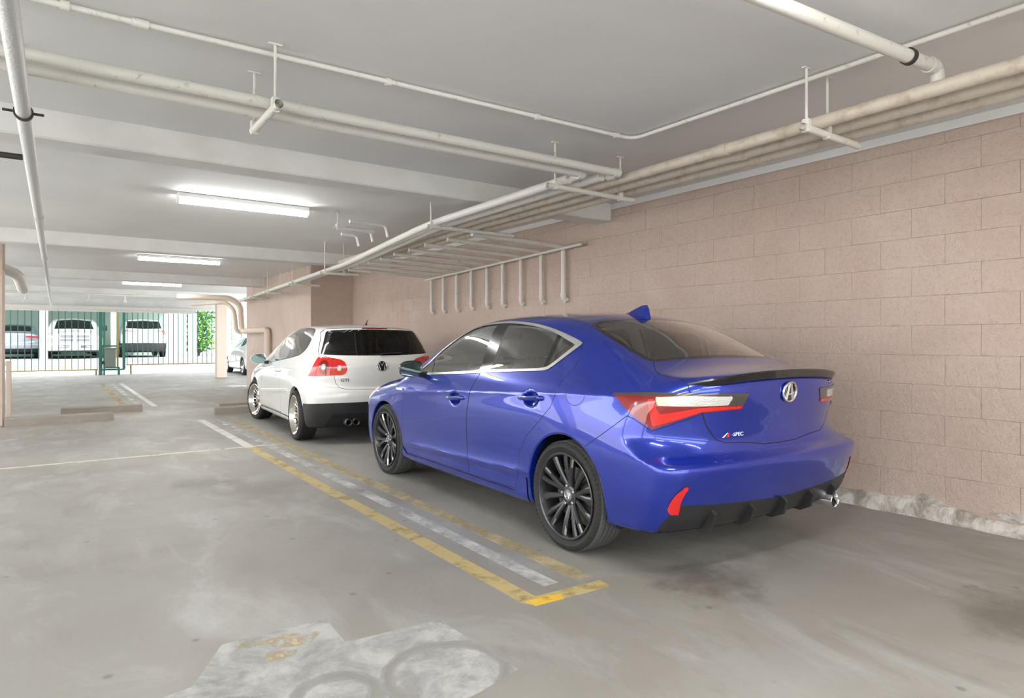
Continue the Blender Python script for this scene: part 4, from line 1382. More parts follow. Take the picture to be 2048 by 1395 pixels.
# column at the mouth, column on the left with guard rail
struct(MB().bevbox(4.40, 4.72, 23.42, 23.75, 0, 2.75, .01, 1).build('column', M['column_paint'], smooth=False))
struct(MB().bevbox(-1.05, -.632, 11.9, 12.35, 0, 2.75, .01, 1).build('column', M['pink_paint'], smooth=False))
g = empty('guard_rail', (-.62, 12.96, 0)); tag(g, 'beige steel guard rail frame standing beside the pink column', 'guard rail')
for dx in (-.32, 0):
    MB().bevbox(dx - .035, dx + .035, -.03, .03, 0, .93, .006, 1).build('post', M['column_paint'], g)
for z in (.28, .60, .88): MB().bevbox(-.30, -.03, -.02, .02, z - .03, z + .03, .005, 1).build('rail', M['column_paint'], g)
MB().bevbox(-.12, .06, -.10, .06, -.0, .012, .003, 1).build('base_plate', M['dark_iron'], g)

# wheel stops
def wheel_stop(x0, x1, y, rz, label):
    L = x1 - x0
    c_ = MB().prism([(-.085, 0), (.085, 0), (.07, .105), (.045, .125), (-.045, .125), (-.07, .105)], -L / 2, L / 2, 'x')
    o = c_.build('wheel_stop', M['stop_concrete'], angle=30)
    o.location = ((x0 + x1) / 2, y, 0); o.rotation_euler = (0, 0, R(rz))
    tag(o, label, 'wheel stop')
wheel_stop(-.62, .735, 11.93, 0, 'long concrete wheel stop reaching the guard rail')
wheel_stop(.06, 1.25, 13.22, -1.5, 'concrete wheel stop lying behind the one at the guard rail')
wheel_stop(2.17, 3.95, 11.80, 0, 'concrete wheel stop right before the front wheel of the white hatchback')
wheel_stop(2.40, 4.05, 12.62, 0, 'concrete wheel stop standing farther off behind the hatchback stop')

# ------------------------------------------------------------------ painted marks on the floor
def paint_mat(name, col, wear_lo, wear_hi, scale=9, holes=()):
    m, nt, bs = node_mat(name)
    tc = nd(nt, 'NewGeometry').outputs['Position']
    n1 = noise(nt, tc, scale, 7, .72, .4)
    fac = ramp(nt, n1, wear_lo, wear_hi)
    for (kind, cx_, cy_, r1, r2) in holes:
        d_ = nd(nt, 'VectorMath', operation='DISTANCE'); nt.links.new(tc, d_.inputs[0]); d_.inputs[1].default_value = (cx_, cy_, .0015)
        e = mth(nt, 'ADD', d_.outputs['Value'], mth(nt, 'MULTIPLY', mth(nt, 'SUBTRACT', noise(nt, tc, 12, 3), .5), .03))
        ring = mth(nt, 'MULTIPLY', ramp(nt, e, r1 - .012, r1 + .012), ramp(nt, e, r2 - .012, r2 + .012, 1., 0.))
        fac = mth(nt, 'MULTIPLY', fac, mth(nt, 'SUBTRACT', 1., mth(nt, 'MULTIPLY', ring, .8)))
    nt.links.new(mixc(nt, ramp(nt, noise(nt, tc, 30, 3), .3, .7, 0, .35), col, tuple(c_ * .72 for c_ in col)), bs.inputs['Base Color'])
    bs.inputs['Roughness'].default_value = .6
    tr = nd(nt, 'BsdfTransparent'); mx = nd(nt, 'MixShader')
    nt.links.new(fac, mx.inputs[0]); nt.links.new(tr.outputs[0], mx.inputs[1]); nt.links.new(bs.outputs[0], mx.inputs[2])
    nt.links.new(mx.outputs[0], nt.nodes['Material Output'].inputs[0])
    return m
paint_mat('yellow_line_paint', (.48, .38, .17), .22, .50, 5)
paint_mat('faded_yellow_paint', (.50, .42, .25), .26, .66, 4)
paint_mat('white_line_paint', (.62, .61, .58), .22, .46, 5)
paint_mat('worn_white_paint', (.54, .535, .52), .32, .60, 2.6)
paint_mat('thin_line_paint', (.58, .53, .43), .25, .46, 5)
paint_mat('patch_paint', (.44, .44, .425), .18, .58, 4, (('ring', .80, 2.20, .115, .165), ('ring', 1.20, 2.12, .20, .245), ('ring', .43, 2.26, .10, .16)))
paint_mat('flake_paint', (.50, .40, .24), .42, .62, 14)
paint_mat('bright_yellow_paint', (.72, .46, .05), .25, .42)
def mark(name, poly, m, label, z=.0015, grp=None):
    o = MB().prism(poly, .0002, z, 'z').build(name, M[m], smooth=False)
    tag(o, label, 'floor marking', grp)
    return o
rect = lambda x0, x1, y0, y1: [(x0, y0), (x1, y0), (x1, y1), (x0, y1)]
mark('parking_line', rect(1.805, 1.905, 2.50, 7.92), 'yellow_line_paint', 'strong yellow parking line farthest from the blue sedan')
mark('parking_line', rect(2.215, 2.315, 2.55, 10.7), 'faded_yellow_paint', 'faded yellow parking line running along beside the blue sedan')
mark('parking_line', rect(2.02, 2.11, 2.58, 11.0), 'worn_white_paint', 'worn white line between the two yellow parking lines')
mark('parking_line', rect(1.80, 1.905, 7.93, 11.1), 'white_line_paint', 'white line carrying on from the strong yellow parking line')
mark('parking_line', [(1.80, 2.49), (1.845, 2.41), (2.30, 2.385), (2.31, 2.475), (1.90, 2.50)], 'yellow_line_paint', 'short yellow bar closing the near end of the parking lines', .0022)
mark('paint_dab', [(1.825, 2.475), (1.84, 2.41), (2.0, 2.40), (2.02, 2.45), (1.95, 2.475)], 'bright_yellow_paint', 'bright yellow paint dab at the corner of the parking lines', .003)
mark('parking_line', rect(-.9, 2.29, 7.95, 8.02), 'thin_line_paint', 'thin cream cross line over the driveway floor', .0012)
for x, nm, mm in ((1.06, 'pale yellow', 'faded_yellow_paint'), (1.30, 'worn white', 'worn_white_paint'), (1.53, 'solid white', 'white_line_paint')):
    mark('parking_line', rect(x - .05, x + .05, 13.9, 22.0), mm, nm + ' line on the floor leading off towards the gate')
mark('stencil_patch', [(.10, 2.50), (.40, 2.56), (.553, 2.845), (.985, 2.845), (.975, 2.575), (1.395, 2.535), (1.43, 1.985), (1.10, 1.90), (.75, 1.55), (.1, 1.7), (-.1, 2.1)], 'patch_paint', 'grey white painted patch with a worn number on the floor', .001)
for i, (x, y, r_, lb) in enumerate(((.66, 2.78, .05, 'small yellow paint flake at the far edge of the pale patch'), (.80, 2.72, .085, 'largest yellow paint flake on the pale patch'), (.72, 2.62, .05, 'small yellow paint flake on the near side of the pale patch'))):
    mark('paint_remnant', [(x + r_ * (1.2 + .25 * math.sin(3 * t + i)) * math.cos(t), y + .7 * r_ * (1.2 + .2 * math.cos(2 * t + i)) * math.sin(t)) for t in np.linspace(0, 2 * math.pi, 22)[:-1]], 'flake_paint',
         lb, .0018)
# ------------------------------------------------------------------ pipes under the ceiling
def pipe(name, pts, r, label, m='pipe_paint', rad=.07, cat='pipe', fittings=(), seg=12, grp=None, parent=None):
    o = MB().tube(arc_path(pts, rad), r, seg).build(name, M[m], parent, angle=50)
    if parent is None: tag(o, label, cat, grp)
    for (p, d, L, k) in fittings:
        p = Vector(p); d = Vector(d).normalized()
        MB().tube([p - d * L / 2, p + d * L / 2], r * k, seg).build('coupling', M[m], o, angle=50)
    return o
X_, Y_, Z_ = (1, 0, 0), (0, 1, 0), (0, 0, 1)
pipe('sprinkler_main', [(-.137, -3, 2.402), (-.137, 12, 2.40), (-.137, 26.4, 2.395)], .034, 'silver wrapped pipe running lengthways above the driveway', 'wrap_pipe',
     fittings=[((-.137, 7.5, 2.402), Y_, .09, 1.2), ((-.137, 11.2, 2.402), Y_, .09, 1.2), ((-.137, 16.0, 2.402), Y_, .10, 1.2)])
hg = empty('pipe_clamp', (-.137, 4.10, 2.402)); tag(hg, 'iron ring clamp with bolts round the silver wrapped pipe', 'pipe clamp')
MB().lathe([(-.012, .0345), (-.012, .043), (.012, .043), (.012, .0345)], 24, 'y', close=True).build('ring', M['dark_iron'], hg)
for s_ in (-1, 1): MB().tube([(s_ * .035, 0, .0), (s_ * .085, 0, .0)], .007, 8).build('bolt', M['dark_iron'], hg)
MB().tube([(0, 0, .045), (0, 0, .346)], .006, 8).build('rod', M['pipe_paint'], hg)
pipe('branch_pipe', [(-1.6, 5.10, 2.40), (-.174, 5.10, 2.40)], .019, 'dark bare iron pipe joining the silver wrapped pipe', 'dark_iron', fittings=[((-.42, 5.10, 2.40), X_, .08, 1.5)])
pipe('conduit', [(-1.5, 3.52, 2.725), (3.46, 3.36, 2.725), (3.50, 1.0, 2.725), (3.50, -.03, 2.725)], .014, 'thin white conduit bending along the ceiling', rad=.10,
     fittings=[((.03, 3.47, 2.725), X_, .035, 1.6), ((.32, 3.463, 2.725), X_, .07, 1.5), ((1.55, 3.424, 2.725), X_, .03, 1.6), ((2.6, 3.39, 2.725), X_, .03, 1.5), ((3.3, 3.366, 2.725), X_, .04, 1.4)])
pipe('cross_pipe', [(-1.8, 3.50, 2.478), (3.40, 3.43, 2.478), (3.40, 3.56, 2.478)], .029, 'upper of two white cross pipes on the trapeze hangers', rad=.05, fittings=[((3.36, 3.431, 2.478), X_, .05, 1.2)])
pipe('cross_pipe', [(-1.8, 3.69, 2.478), (3.20, 3.60, 2.478), (3.20, 3.74, 2.478)], .029, 'lower of two white cross pipes on the trapeze hangers', rad=.05, fittings=[((3.16, 3.60, 2.47), X_, .05, 1.2)])
pipe('vent_pipe', [(-.6, 1.80, 2.63), (3.66, 1.43, 2.63), (3.66, 1.43, 2.515)], .033, 'white pipe with elbow dropping onto the beige pipe run', rad=.07,
     fittings=[((3.60, 1.436, 2.63), (1, -.09, 0), .05, 1.2), ((3.66, 1.43, 2.53), Z_, .05, 1.2)])
cl = MB().lathe([(-.014, .0335), (-.014, .040), (.014, .040), (.014, .0335)], 20, 'x', 3.395, 1.453, 2.63, close=True).build('pipe_clamp', M['dark_iron'])
tag(cl, 'dark iron clamp on the white elbow pipe', 'pipe clamp')
# long run beside the wall
names_ = ('beige pipe of the long run nearest to the block wall', 'beige pipe second from the block wall in the long run', 'beige pipe in the middle of the long run')
for i, (x, y0, y1) in enumerate(((3.86, -3, 8.2), (3.68, -3, 9.0), (3.50, -3, 9.45))):
    pipe('drain_pipe', [(x, y0, 2.475), (x, 6, 2.468), (x, y1, 2.43)], .037, names_[i], 'beige_pipe', fittings=[((x, yy, 2.47), Y_, .07, 1.15) for yy in (2.6, 5.1, 7.0) if y0 < yy < y1])
pipe('drain_pipe', [(3.34, 3.56, 2.475), (3.34, 6, 2.46), (3.50, 8.9, 2.345), (3.98, 17.0, 2.31), (4.02, 17.75, 2.29)], .034, 'white pipe second from the driveway in the long run', rad=.4)
pipe('drain_pipe', [(3.17, 3.74, 2.47), (3.17, 6, 2.455), (3.36, 8.9, 2.335), (3.88, 17.0, 2.30), (3.92, 17.9, 2.28)], .036, 'white pipe of the long run nearest to the driveway', rad=.4)
mk = MB().lathe([(-.03, .036), (-.03, .042), (.03, .042), (.03, .036)], 16, 'y', close=True)
# trapeze hangers: bar on two rods
def trapeze(x0, x1, y, z, along='x', label='', rods=None):
    g = empty('pipe_hanger', ((x0 + x1) / 2, y, z)); tag(g, label, 'pipe hanger')
    h = (x1 - x0) / 2
    if along == 'x': a, b = (-h, 0, 0), (h, 0, 0)
    else: a, b = (0, -h, 0), (0, h, 0)
    A, Bv = Vector(a), Vector(b)
    d = (Bv - A).normalized()
    MB().tube([A, Bv], .021, 12, caps=False).tube([Bv, A], .016, 12, caps=False).build('bar', M['pipe_paint'], g)
    for q in rods or (.09, .82):
        p = A + (Bv - A) * q
        MB().tube([p, (p.x, p.y, 2.748 - z)], .0075, 8).build('rod', M['pipe_paint'], g)
        MB().bevbox(p.x - .03, p.x + .03, p.y - .012, p.y + .012, 2.740 - z, 2.749 - z, .002, 1).build('ceiling_plate', M['pipe_paint'], g)
        MB().bevbox(p.x - .018, p.x + .018, p.y - .02, p.y + .02, -.024, .05, .004, 1).build('clevis', M['pipe_paint'], g)
    return g
# first one carries the two cross pipes and runs lengthways
g = empty('pipe_hanger', (.905, 3.56, 2.425)); tag(g, 'trapeze hanger with open pipe end carrying the two cross pipes', 'pipe hanger')
MB().tube([(0, -.27, .0), (0, .25, .0)], .0215, 14, caps=False).tube([(0, .25, 0), (0, -.27, 0)], .016, 14, caps=False).build('bar', M['pipe_paint'], g)
for yy in (-.20, .27 - .05):
    MB().tube([(0, yy, 0), (0, yy, .323)], .0075, 8).build('rod', M['pipe_paint'], g)
    MB().bevbox(-.035, .035, yy - .012, yy + .012, .314, .324, .002, 1).build('ceiling_plate', M['pipe_paint'], g)
    MB().bevbox(-.02, .02, yy - .018, yy + .018, -.026, .05, .004, 1).build('clevis', M['pipe_paint'], g)
trapeze(3.33, 3.93, 1.965, 2.415, label='trapeze hanger under the beige pipes between elbow pipe and conduit bend', rods=(.07, .43))
trapeze(3.01, 3.92, 3.80, 2.412, label='trapeze hanger where the cross pipes meet the long pipe run', rods=(.08, .835))
trapeze(3.05, 4.10, 5.78, 2.395, label='trapeze hanger just beyond the first ceiling beam', rods=(.03,))
for (x0, x1, y, z, lb) in ((3.25, 3.85, 9.6, 2.27, 'first'), (3.42, 3.98, 11.8, 2.26, 'second'), (3.56, 4.08, 14.0, 2.25, 'third'), (3.68, 4.11, 15.8, 2.25, 'last')):
    trapeze(x0, x1, y, z, label=lb + ' small trapeze hanger along the pier end of the pipe run', rods=(.1, .74 if y > 15 else .6))
# nine branches over to the wall, dropping into it
Ys = (5.93, 6.36, 6.79, 7.21, 7.60, 8.02, 8.44, 8.85, 9.24)
ORD = ('first', 'second', 'third', 'fourth', 'fifth', 'sixth', 'seventh', 'eighth', 'ninth')
for i, y in enumerate(Ys):
    zz = 2.385 - .012 * i
    x0 = (3.66, 3.60, 3.54, 3.54, 3.52, 3.52, 3.52, 3.53, 3.55)[i]
    pipe('wall_branch', [(x0, y, zz + .012), (4.935, y, zz - .02), (4.935, y, 1.735 - .004 * i), (5.01, y, 1.735 - .004 * i)], .023 if i else .028,
         ORD[i] + ' branch pipe down the block wall counted from the first ceiling beam', rad=.06, grp='nine branch pipes on the block wall',
         fittings=[((x0 + .35, y, zz + .004), X_, .05, 1.25), ((4.935, y, 1.79), Z_, .05, 1.25), ((4.965, y, 1.735 - .004 * i), X_, .03, 1.35)])
pipe('support_bar', [(4.885, 5.55, 2.345), (4.885, 9.35, 2.225)], .017, 'slim white bar along the wall holding up the branch pipes')
# three raised loops beside the run
for i, y in enumerate((7.05, 7.5, 7.95)):
    pipe('raised_loop', [(2.72 + .12 * i, y, 2.60), (3.17, y + .02, 2.60), (3.20, y + .02, 2.47)], .020, ('longest', 'middle', 'shortest')[i] + ' of three small pipes stepping up beside the long run', rad=.05, grp='three raised pipe loops')
trapeze(2.62, 3.12, 7.3, 2.555, label='short hanger bar under the three raised pipe loops', rods=(.1,))
# fat drain stack at the far corner of the pier
pipe('drain_stack', [(2.6, 18.9, 2.40), (3.75, 18.3, 2.38), (4.0, 18.2, 2.20), (4.04, 18.18, 1.50), (4.05, 15.7, 1.50), (4.05, 15.7, .0)], .072, 'thick beige drain pipe stepping round the pier corner', 'column_paint', rad=.16)
pipe('drain_stack', [(3.2, 20.5, 2.30), (3.72, 18.6, 2.28), (3.86, 18.25, 2.05), (3.90, 18.22, 1.52), (4.02, 18.2, 1.45)], .055, 'thinner beige drain pipe beside the thick one at the pier corner', 'column_paint', rad=.16)
pipe('drain_elbow', [(-1.4, 12.5, 2.40), (-.80, 12.6, 2.40), (-.52, 13.4, 2.34), (-.48, 14.2, 2.15)], .085, 'fat white elbow pipe at the head of the pink column', 'pipe_paint', rad=.25)
for (y, z, r_, lb) in ((20.6, 2.49, .03, 'thin white pipe crossing before the gate opening'), (26.75, 2.40, .075, 'thick white pipe crossing over the gate'), (27.05, 2.31, .045, 'slim white pipe below the thick one over the gate')):
    pipe('gate_pipe', [(-3, y, z), (4.3 if y > 21 else 3.9, y, z)], r_, lb, fittings=[((x, y, z), X_, .10, 1.15) for x in (0.4, 2.1, 3.3)])

for (x, lb) in ((-.63, 'white fire sprinkler beside the fat elbow pipe'), (.70, 'white fire sprinkler above the sliding gate opening'), (1.54, 'white fire sprinkler near the last strip light')):
    g = empty('fire_sprinkler', (x, 20.6, 2.46)); tag(g, lb, 'sprinkler')
    MB().tube([(0, 0, 0), (0, 0, -.10)], .018, 8).build('drop', M['pipe_paint'], g)
    MB().lathe([(-.10, .02), (-.13, .035), (-.16, .035), (-.17, .012)], 12, 'z').build('nozzle', M['pipe_paint'], g)

# ------------------------------------------------------------------ strip lights
def strip_light(x, y, label, L=1.33):
    g = empty('strip_light', (x, y, 2.75)); tag(g, label, 'ceiling light')
    MB().bevbox(-L / 2, L / 2, -.075, .075, -.050, -.0005, .006, 1).build('housing', M['lamp_housing'], g)
    n = 9
    prof = [(-.068 * math.cos(math.pi * k / (n - 1)), -.050 - .052 * math.sin(math.pi * k / (n - 1)) ** .7) for k in range(n)]
    MB().prism([(a, b) for a, b in prof], -L / 2 + .012, L / 2 - .012, 'x').build('diffuser', M['lamp_lens'], g)
    for s_ in (-1, 1):
        MB().prism([(a * 1.06, b * 1.03) for a, b in prof], s_ * (L / 2 - .012), s_ * (L / 2), 'x').build('end_cap', M['lamp_housing'], g)
strip_light(1.665, 7.32, 'strip light between the first and second ceiling beams')
strip_light(1.81, 12.9, 'strip light between the second and third ceiling beams')
strip_light(1.99, 18.63, 'strip light between the third and fourth ceiling beams')
strip_light(1.62, .95, 'strip light before the first ceiling beam above the parking lines')
strip_light(1.60, -3.0, 'added fill strip light near the back wall of the garage')  # fill light added behind the camera, never in view
strip_light(-2.6, 4.4, 'added fill strip light by the open side near the first ceiling beam')  # unseen fill light, added for more even lighting from the left
strip_light(-2.6, 10.0, 'added fill strip light by the open side near the second ceiling beam')  # another unseen fill light added on the left for evenness
strip_light(3.3, -1.7, 'added fill strip light behind the blue sedan close to the block wall')  # added out of view to brighten the near wall and the sedan's tail
strip_light(.2, -1.7, 'added fill strip light over the near end of the driveway')  # added out of view to lift the near floor and ceiling
# ------------------------------------------------------------------ gate and sunny yard
def bar_panel(name, x0, x1, y, z0, z1, step, label, botm='gate_green'):
    g = empty(name, ((x0 + x1) / 2, y, 0)); tag(g, label, 'gate')
    h = (x1 - x0) / 2
    MB().box(-h, h, -.02, .02, z1 - .04, z1).build('top_rail', M['gate_green'], g)
    MB().box(-h, h, -.02, .02, z0, z0 + .045).build('bottom_rail', M[botm], g)
    n = int(2 * h / step)
    me = MB().box(-.013, .013, -.013, .013, 0, z1 - z0 - .04).mesh('bar', False); me.materials.append(M['gate_green'])
    for k in range(n + 1):
        o = link('bar', me, g); o.location = (-h + .03 + k * (2 * h - .06) / n, 0, z0 + .02)
    for x in (-h + .15, h - .06):
        MB().box(x - .03, x + .03, -.03, .03, 0, z0 + .03).build('foot', M['gate_rust'], g)
    return g
bar_panel('sliding_gate', -1.5, 1.24, 27.9, .17, 2.37, .185, 'green barred sliding gate with rusty bottom rail before the pickup truck', 'gate_rust')
bar_panel('barred_gate', 2.12, 5.42, 27.9, .33, 2.37, .165, 'green barred fixed gate in front of the white wagon', 'gate_rust')
g = empty('gate_post_frame', (1.64, 27.8, 0)); tag(g, 'green gate post frame with shelf for the motor', 'gate post')
for x, w_ in ((-.33, .06), (-.22, .03), (.40, .045)): MB().box(x - w_, x + w_, -.05, .05, 0 if x < .3 else .2, 2.40).build('post', M['gate_green'], g)
for z in (.19, 1.05, 2.36): MB().box(-.33, .42, -.03, .03, z - .03, z + .03).build('rail', M['gate_green'], g)
MB().box(-.25, .25, -.30, .05, .24, .29).build('shelf', M['gate_green'], g)
for x in (.20, .24): MB().box(x - .02, x + .02, -.28, -.24, 0, .25).build('shelf_leg', M['gate_green'], g)
MB().box(.17, .23, -.04, .04, .25, 2.3).build('yellow_upright', M['gate_rust'], g)
g = empty('gate_motor', (1.60, 27.62, .292)); tag(g, 'grey green gate motor box on its shelf', 'gate motor')
MB().bevbox(-.17, .17, -.11, .08, 0, .66, .02, 2).build('cover', M['machine_grey'], g)
MB().bevbox(-.19, .19, -.13, .10, .64, .70, .015, 1).build('lid', M['machine_grey'], g)
MB().bevbox(-.27, -.17, -.05, .05, .10, .22, .01, 1).build('drive_wheel', M['dark_iron'], g)
# ground: ramp up to the yard
yd = MB(); prof = [(28.2, -.02), (28.6, .0), (31.0, .47), (31.6, .50), (60, .50)]
vs = []
for (y, z) in prof: vs += [(-25, y, z), (5.36, y, z), (30, y, z)]
yd.add(vs, [(i * 3 + k, i * 3 + k + 1, i * 3 + k + 4, i * 3 + k + 3) for i in range(4) for k in (0, 1)])
struct(yd.build('ground_yard', M['yard_concrete'], angle=30))
struct(MB().add([(5.35, 17.6, 0), (30, 17.6, 0), (30, 28.61, 0), (5.35, 28.61, 0)], [(0, 1, 2, 3)]).build('ground_side', M['yard_concrete']))
struct(MB().add([(-40, -60, -.02), (30, -60, -.02), (30, -8.9, -.02), (-40, -8.9, -.02)], [(0, 1, 2, 3)]).build('ground_street', M['bounce_concrete']))
# carport beyond the gate
struct(MB().box(-14, 5.6, 38.6, 38.9, .5, 3.6).build('wall_carport', M['yard_wall'], smooth=False))
struct(MB().box(-14, 5.0, 31.9, 38.7, 3.25, 3.5).build('carport_roof', M['yard_post'], smooth=False))
for (x, y, w_) in ((-.42, 32.2, .14), (2.05, 33.4, .10)):
    struct(MB().bevbox(x - w_, x + w_, y - .1, y + .1, .5, 3.3, .01, 1).build('column', M['yard_post'], smooth=False))
# board fence to the right of the carport: boards are pieces
bf = empty('board_fence', (4.75, 33.2, .5)); tag(bf, 'pale vertical board fence beyond the white wagon', 'fence')
me = MB().bevbox(-.19, .19, -.015, .015, 0, 2.6, .006, 1).mesh('board', False); me.materials.append(M['yard_post'])
for k in range(3):
    o = link('board', me, bf); o.location = (-.42 + k * .42, (k % 2) * .05, 0)
for z in (.4, 2.1): MB().box(-.6, .6, .07, .13, z, z + .1).build('rail', M['yard_post'], bf)
bf2 = empty('board_fence', (8.1, 31.8, .5)); tag(bf2, 'pale board fence behind the gate beside the mouth column', 'fence')
for k in range(9):
    o = link('board', me, bf2); o.location = (-1.7 + k * .42, (k % 2) * .05, 0)
for z in (.4, 2.1): MB().box(-1.9, 1.9, .07, .13, z, z + .1).build('rail', M['yard_post'], bf2)
# shrubs: loose leaf blades on stems
def shrub(loc, rx, rz, n, label, mats, seed, grp=None):
    rnd = random.Random(seed)
    g = empty('shrub', loc); tag(g, label, 'plant', grp)
    for mi, mm in enumerate(mats):
        m_ = MB()
        for _ in range(n // len(mats)):
            a = rnd.uniform(0, 2 * math.pi); q = rnd.random() ** .5 * rx; z = rnd.uniform(.1, 1) * rz
            c_ = Vector((math.cos(a) * q, math.sin(a) * q, z))
            L = rnd.uniform(.16, .42); w_ = L * .22
            d = Vector((rnd.uniform(-1, 1), rnd.uniform(-1, 1), rnd.uniform(-.3, .8))).normalized()
            u = d.cross(Vector((rnd.uniform(-1, 1), rnd.uniform(-1, 1), 1))).normalized()
            nn = d.cross(u) * L * .12
            m_.add([c_, c_ + d * L * .5 + u * w_ + nn, c_ + d * L, c_ + d * L * .5 - u * w_ + nn], [(0, 1, 2, 3)])
        o = m_.build('foliage', M[mm], g, smooth=False); o['kind'] = 'stuff'
    st = MB()
    for k in range(7):
        a = k * .9
        st.tube([(0, 0, -.05), (math.cos(a) * rx * .3, math.sin(a) * rx * .3, rz * .5), (math.cos(a) * rx * .6, math.sin(a) * rx * .6, rz * .9)], [.03, .02, .008], 6)
    st.build('stems', M['bark'], g)
shrub((5.75, 35.0, .45), .75, 2.4, 700, 'tall light green shrub growing beyond the board fence', ('leaf_green', 'leaf_light'), 3)
shrub((8.2, 36.6, .45), .8, 2.3, 600, 'broad dark green shrub right of the light green one', ('leaf_green', 'leaf_green', 'leaf_light'), 5)
struct(MB().box(5.5, 22, 39, 39.3, .5, 4.5).build('wall_neighbour', mat('neighbour_wall', (.72, .74, .72), .8), smooth=False))
struct(MB().box(-30, 12, -24.5, -23, 0, 2.6).build('wall_hedge', mat('hedge', (.05, .13, .03), .8, bump=1, bscale=6, var=.5, vscale=5), smooth=False))
struct(MB().add([(-40, -8.95, -.02), (-4.3, -8.95, -.02), (-4.3, 28.61, -.02), (-40, 28.61, -.02)], [(0, 1, 2, 3)]).build('ground_left', M['bounce_concrete']))
struct(MB().add([(-4.3, -8.95, -.02), (5.35, -8.95, -.02), (5.35, -5.19, -.02), (-4.3, -5.19, -.02)], [(0, 1, 2, 3)]).build('ground_apron', M['bounce_concrete']))
struct(MB().box(-16.3, -16, -20, 28, 0, 3.4).build('wall_opposite', mat('opposite_wall', (.62, .58, .54), .8), smooth=False))

# ------------------------------------------------------------------ yard cars
mat('silver_paint', (.42, .44, .50), .35, .5, coat=1)
tailw = lambda c_: c_[:, 1] < -.1
far_body('parked_sedan', 'silver grey sedan parked tail out under the carport beside the pickup', SEDAN, (-1.45, 34.2), .5, 0, M['silver_paint'], (1.02, 1, 1.0),
         [('glass', planc, [(-.1, -.44), (.55, -.41), (.59, -.1), (.55, .12), (-.1, .13)], lambda c_: (c_[:, 2] > 1.08) & (c_[:, 1] < .5)),
          ('glass', side, [(1.8, .985), (1.5, 1.25), (1.0, 1.34), (.3, 1.29), (.1, 1.22), (.3, 1.06), (1.0, 1.02)], lambda c_: c_[:, 0] > .42),
          ('lamp_red', wrapc, [(.40, .96), (-.45, .93), (-.45, .88), (0, .87), (.3, .80)], tailw),
          ('bumper_black', wrapc, [(-1.1, .42), (.5, .42), (.5, 0), (-1.1, 0)], tailw)])
far_body('parked_wagon', 'white wagon parked tail out behind the gate panel', HATCH, (3.22, 33.9), .5, 0, M['white_paint'], (1.05, 1.1, 1.20),
         [('glass', rearc, [(-.1, 1.062), (.68, 1.08), (.60, 1.35), (-.1, 1.385)], lambda c_: c_[:, 1] < -.25),
          ('glass', side, [(1.55, .93), (1.2, 1.24), (.6, 1.39), (0, 1.40), (-.17, 1.30), (-.1, 1.1), (.5, 1.01)], lambda c_: c_[:, 0] > .42),
          ('lamp_red', wrapc, [(.30, 1.02), (-.36, .99), (-.36, .965), (.05, .965), (.12, .85), (.30, .85)], tailw),
          ('bumper_black', wrapc, [(-1.1, .545), (.5, .53), (.5, .0), (-1.1, 0)], tailw)], wheel=(0, 2.578, .31, .765))
PICKUP = dict(
    ys=[-1.3, -.6, 0, 1.0, 1.5, 2.2, 3.0, 3.7, 4.2, 4.6, 4.75],
    zs=[.2, .4, .7, .95, 1.15, 1.3, 1.5, 1.7, 1.9],
    W=[[.8, .88, .9, .9, .9, .9, .9, .92, .9, .86, .8], [.9, .96, .98, .97, .97, .97, .97, 1.0, .98, .93, .86], [.93, .98, 1.0, .99, .99, .99, .99, 1.0, .99, .95, .88],
       [.93, .98, 1.0, .99, .99, .99, .99, .99, .98, .94, .87], [.9, .96, .97, .97, .97, .97, .96, .95, .93, .88, .8], [.85, .9, .92, .93, .93, .93, .92, .9, .85, .8, .7],
       [.8, .84, .86, .86, .86, .86, .85, .8, .75, .7, .6], [.72, .76, .78, .78, .78, .78, .77, .7, .6, .6, .5], [.62, .66, .68, .68, .68, .68, .67, .6, .5, .5, .4]],
    T=[(-1.4, 1.12), (.85, 1.12), (1.0, 1.45), (1.15, 1.74), (1.5, 1.80), (2.2, 1.80), (2.6, 1.73), (3.0, 1.52), (3.35, 1.27), (3.6, 1.20), (4.2, 1.14), (4.6, 1.05), (4.9, .9)],
    crown=[(-1.4, .02), (1.5, .04), (3, .05), (4.6, .06)],
    R=[(.2, -1.2), (.4, -1.28), (1.0, -1.3), (2, -1.3)], bowR=[(.1, .02, .02), (2, .02, .02)],
    F=[(.15, 4.55), (.3, 4.68), (.5, 4.76), (.62, 4.76), (.66, 4.68), (.9, 4.68), (1.05, 4.62), (1.2, 4.5), (2, 4.3)], bowF=(.08, .12),
    B=[(-1.4, .32), (4, .30), (4.9, .28)], kst=.08, ksr=.05, axis=(-.6, 4.1, .75))
frontw = lambda c_: c_[:, 1] > 4.2
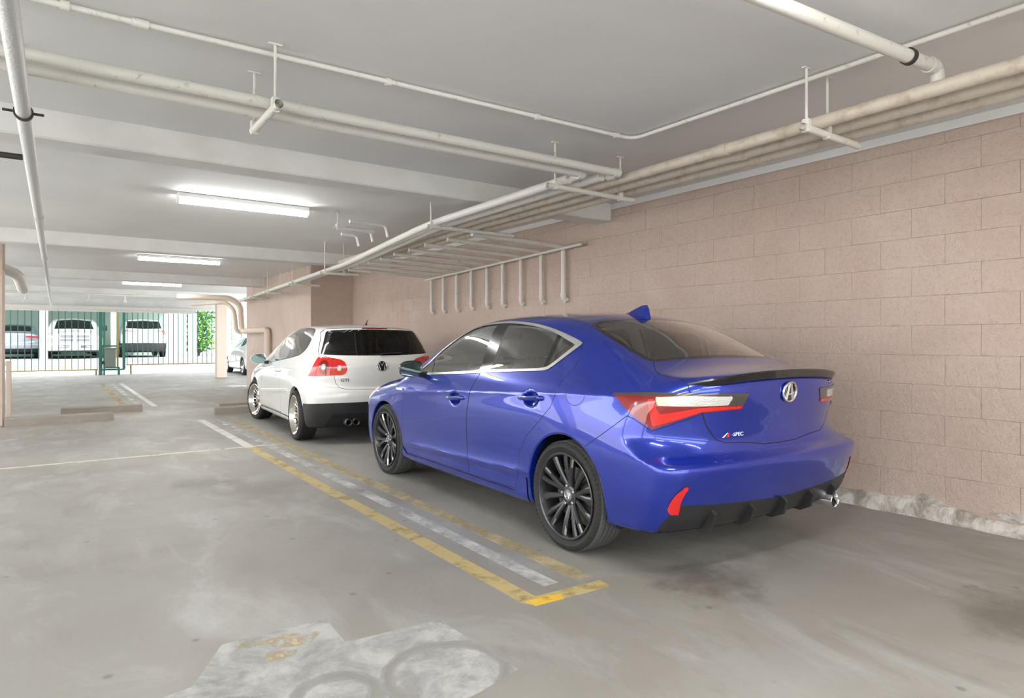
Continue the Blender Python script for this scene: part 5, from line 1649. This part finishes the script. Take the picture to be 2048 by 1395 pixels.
pk, Bp, Sp = far_body('pickup_truck', 'white pickup truck facing the gate from under the carport', PICKUP, (.62, 36.6), .5, 180, M['white_paint'], (1.0, 1.0, .97),
         [('glass', lambda P: np.stack([np.abs(P[:, 0]), P[:, 2]], 1), [(-.1, 1.30), (.70, 1.29), (.60, 1.66), (-.1, 1.72)], lambda c_: (c_[:, 1] > 2.3) & (c_[:, 1] < 3.7)),
          ('glass', side, [(3.0, 1.27), (2.65, 1.60), (1.3, 1.66), (1.15, 1.27)], lambda c_: c_[:, 0] > .5),
          ('head_lamp', rearc, [(.62, .84), (.99, .84), (.95, 1.02), (.64, 1.02)], frontw),
          ('amber', rearc, [(.80, .72), (1.0, .72), (1.0, .83), (.80, .83)], frontw),
          ('bumper_black', rearc, [(-.1, .36), (1.1, .36), (1.1, 0), (-.1, 0)], frontw)], wheel=(0, 3.65, .38, .86), arches=[(0, .38, .45), (3.65, .38, .45)])
gy = 4.70
MB().bevbox(-.56, .56, gy - .03, gy + .02, .70, 1.05, .03, 2).build('grille_surround', M['white_paint'], pk)
for (x0, x1) in ((-.50, -.04), (.04, .50)):
    for (z0, z1) in ((.735, .86), (.89, 1.015)):
        MB().bevbox(x0, x1, gy - .02, gy + .026, z0, z1, .012, 1).build('grille_opening', M['plastic_grey'], pk)
MB().bevbox(-.62, .62, gy + .02, gy + .10, .42, .62, .03, 2).build('front_bumper', M['chrome'], pk)
MB().bevbox(-.19, .19, gy + .09, gy + .11, .44, .56, .005, 1).build('number_plate', M['badge_white'], pk)
for s_ in (-1, 1):
    mm = MB().bevbox(s_ * 1.12 - .09, s_ * 1.12 + .09, 2.93, 3.03, 1.22, 1.46, .03, 2).build('side_mirror', M['black_satin'], pk)
    MB().tube([(s_ * .92, 2.95, 1.28), (s_ * 1.06, 2.97, 1.30)], .025, 8).build('mirror_arm', M['black_satin'], mm)
far_body('side_car', 'white car standing in daylight behind the pier corner', HATCH, (6.38, 24.75), 0, 0, M['white_paint'], (1.02, 1.0, 1.0),
         [('glass', rearc, [(-.1, 1.062), (.68, 1.08), (.60, 1.35), (-.1, 1.385)], lambda c_: c_[:, 1] < -.25),
          ('glass', side, [(1.55, .93), (1.2, 1.24), (.6, 1.39), (0, 1.40), (-.17, 1.30), (-.1, 1.1), (.5, 1.01)], lambda c_: c_[:, 0] > .42),
          ('lamp_red', wrapc, [(.30, .84), (.18, 1.04), (-.2, 1.0), (-.28, .90), (-.2, .84)], tailw)], wheel=(0, 2.578, .31, .765), step=.05)
build_sedan((3.343, 2.940), 1.23)
build_hatch((3.31, 8.156), 3.08)
